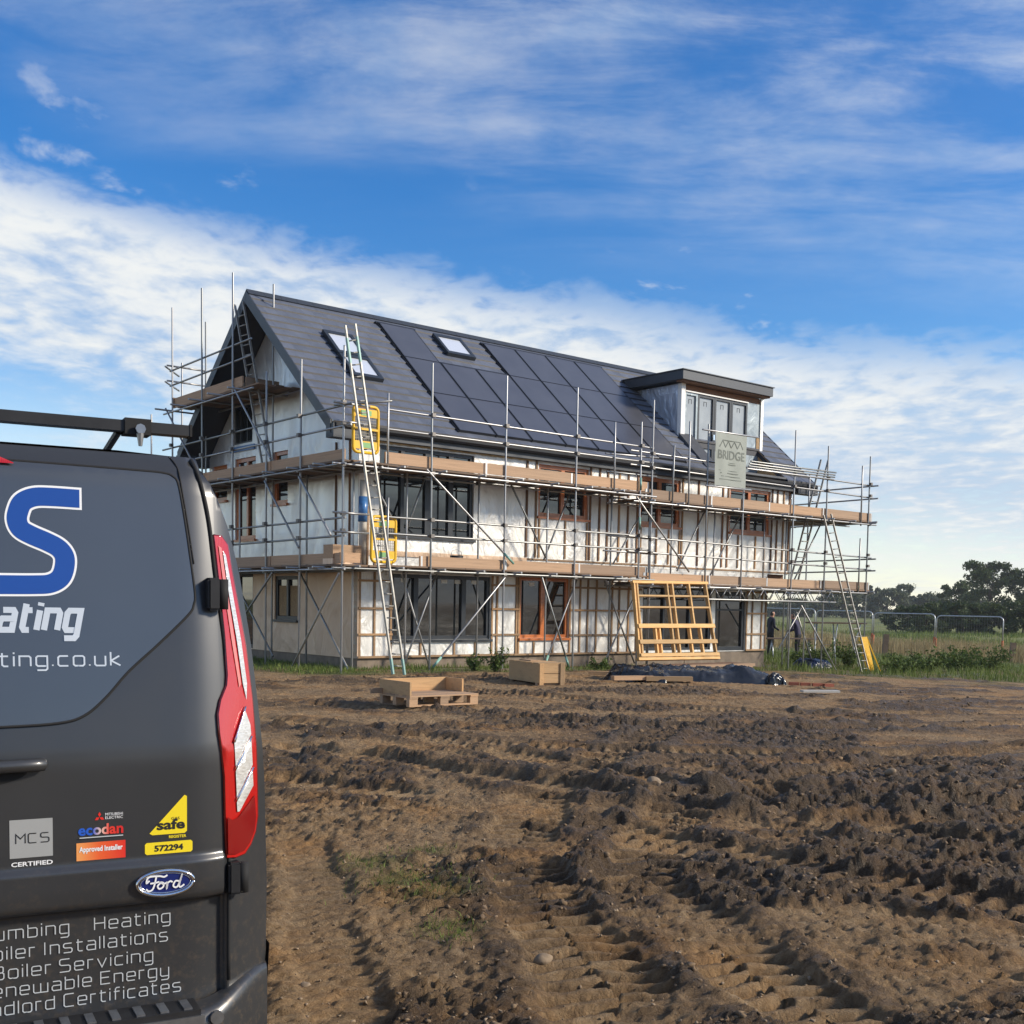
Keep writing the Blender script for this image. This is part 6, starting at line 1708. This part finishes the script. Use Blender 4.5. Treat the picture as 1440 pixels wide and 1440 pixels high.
# ------------------------------------------------------------------ people
def person(x, y, rz, H, top, label, bend=0., arms='down'):
    z0 = float(base_z(x, y)); s = H / 1.75
    J = {'pel': (0, 0, .95), 'sp': (0, .02 + bend * .1, 1.15), 'ch': (0, .03 + bend * .3, 1.36), 'nk': (0, .04 + bend * .42, 1.48), 'hd': (0, .07 + bend * .5, 1.60), 'ht': (0, .07 + bend * .55, 1.72),
         'hl': (-.09, 0, .90), 'kl': (-.10, .03, .50), 'al': (-.10, -.02, .08), 'tl': (-.11, .13, .035), 'hr': (.09, 0, .90), 'kr': (.10, .05, .50), 'ar': (.10, .02, .08), 'tr': (.11, .17, .035),
         'sl': (-.18, .03 + bend * .35, 1.40), 'el': (-.23, .02 + bend * .4, 1.13), 'wl': (-.22, .16 + bend * .5, .92), 'fl': (-.21, .20 + bend * .5, .84),
         'sr': (.18, .03 + bend * .35, 1.40), 'er': (.23, .04 + bend * .45, 1.13), 'wr': (.16, .24 + bend * .5, 1.02), 'fr': (.13, .31 + bend * .5, .99)}
    Rr = {'pel': .145, 'sp': .13, 'ch': .155, 'nk': .06, 'hd': .10, 'ht': .085, 'hl': .10, 'kl': .065, 'al': .05, 'tl': .045, 'hr': .10, 'kr': .065, 'ar': .05, 'tr': .045, 'sl': .075, 'el': .052, 'wl': .038, 'fl': .035, 'sr': .075, 'er': .052, 'wr': .038, 'fr': .035}
    E = [('pel', 'sp'), ('sp', 'ch'), ('ch', 'nk'), ('nk', 'hd'), ('hd', 'ht'), ('pel', 'hl'), ('hl', 'kl'), ('kl', 'al'), ('al', 'tl'), ('pel', 'hr'), ('hr', 'kr'), ('kr', 'ar'), ('ar', 'tr'), ('ch', 'sl'), ('sl', 'el'), ('el', 'wl'), ('wl', 'fl'), ('ch', 'sr'), ('sr', 'er'), ('er', 'wr'), ('wr', 'fr')]
    ks = list(J); me = bpy.data.meshes.new('person'); me.from_pydata([tuple(c * s for c in J[k]) for k in ks], [(ks.index(a), ks.index(b)) for a, b in E], [])
    o = bpy.data.objects.new('person', me); COL.objects.link(o)
    md = o.modifiers.new('skin', 'SKIN'); sk = me.skin_vertices[0].data
    for i, k in enumerate(ks): sk[i].radius = (Rr[k] * s, Rr[k] * s * (.8 if k in ('ch', 'sp', 'pel') else 1)); sk[i].use_root = (k == 'pel')
    sb = o.modifiers.new('sub', 'SUBSURF'); sb.levels = 2; sb.render_levels = 2
    dg = bpy.context.evaluated_depsgraph_get(); nm = bpy.data.meshes.new_from_object(o.evaluated_get(dg)); o.modifiers.clear(); o.data = nm
    for k in ('dark_trousers', top, 'skin', 'hair', 'boots'): nm.materials.append(MATS[k])
    for p in nm.polygons:
        c = p.center / s; p.use_smooth = True
        face = c.z > 1.50
        p.material_index = 4 if c.z < .12 else 0 if c.z < .92 and abs(c.x) < .19 and c.y < .2 else 2 if (face or c.z < 1.0 and abs(c.x) > .17 and c.y > .18 or c.y > .27 + bend * .3) else 1
        if face and (c.z > 1.69 or (c.y < .05 + bend * .5 and c.z > 1.56)): p.material_index = 3
    o.location = (x, y, z0); o.rotation_euler = (0, 0, rz); tag(o, label, 'person')
    return o
person(px2x(1081.5, 44.8), 44.8, -1.3, 1.80, 'navy_cloth', 'person in dark clothing standing at the far corner of the house')
person(px2x(1121, 44.6), 44.6, .9, 1.76, 'purple_cloth', 'person in a dark purple jacket bending over the plank bench', .35)

# ------------------------------------------------------------------ thin autumn haze
hz = MB().box(-420, 420, -140, 420, -3.0, 16.0).build('haze', None)
hm = bpy.data.materials.new('haze'); hm.use_nodes = True; hn = hm.node_tree
for n_ in list(hn.nodes): hn.nodes.remove(n_)
pv = hn.nodes.new('ShaderNodeVolumePrincipled'); pv.inputs['Color'].default_value = (.86, .90, .95, 1); pv.inputs['Density'].default_value = .00028; pv.inputs['Anisotropy'].default_value = .2
ho = hn.nodes.new('ShaderNodeOutputMaterial'); hn.links.new(pv.outputs[0], ho.inputs['Volume'])
hz.data.materials.append(hm); tag(hz, 'thin pale haze over the site and the field', 'haze', None, 'stuff')
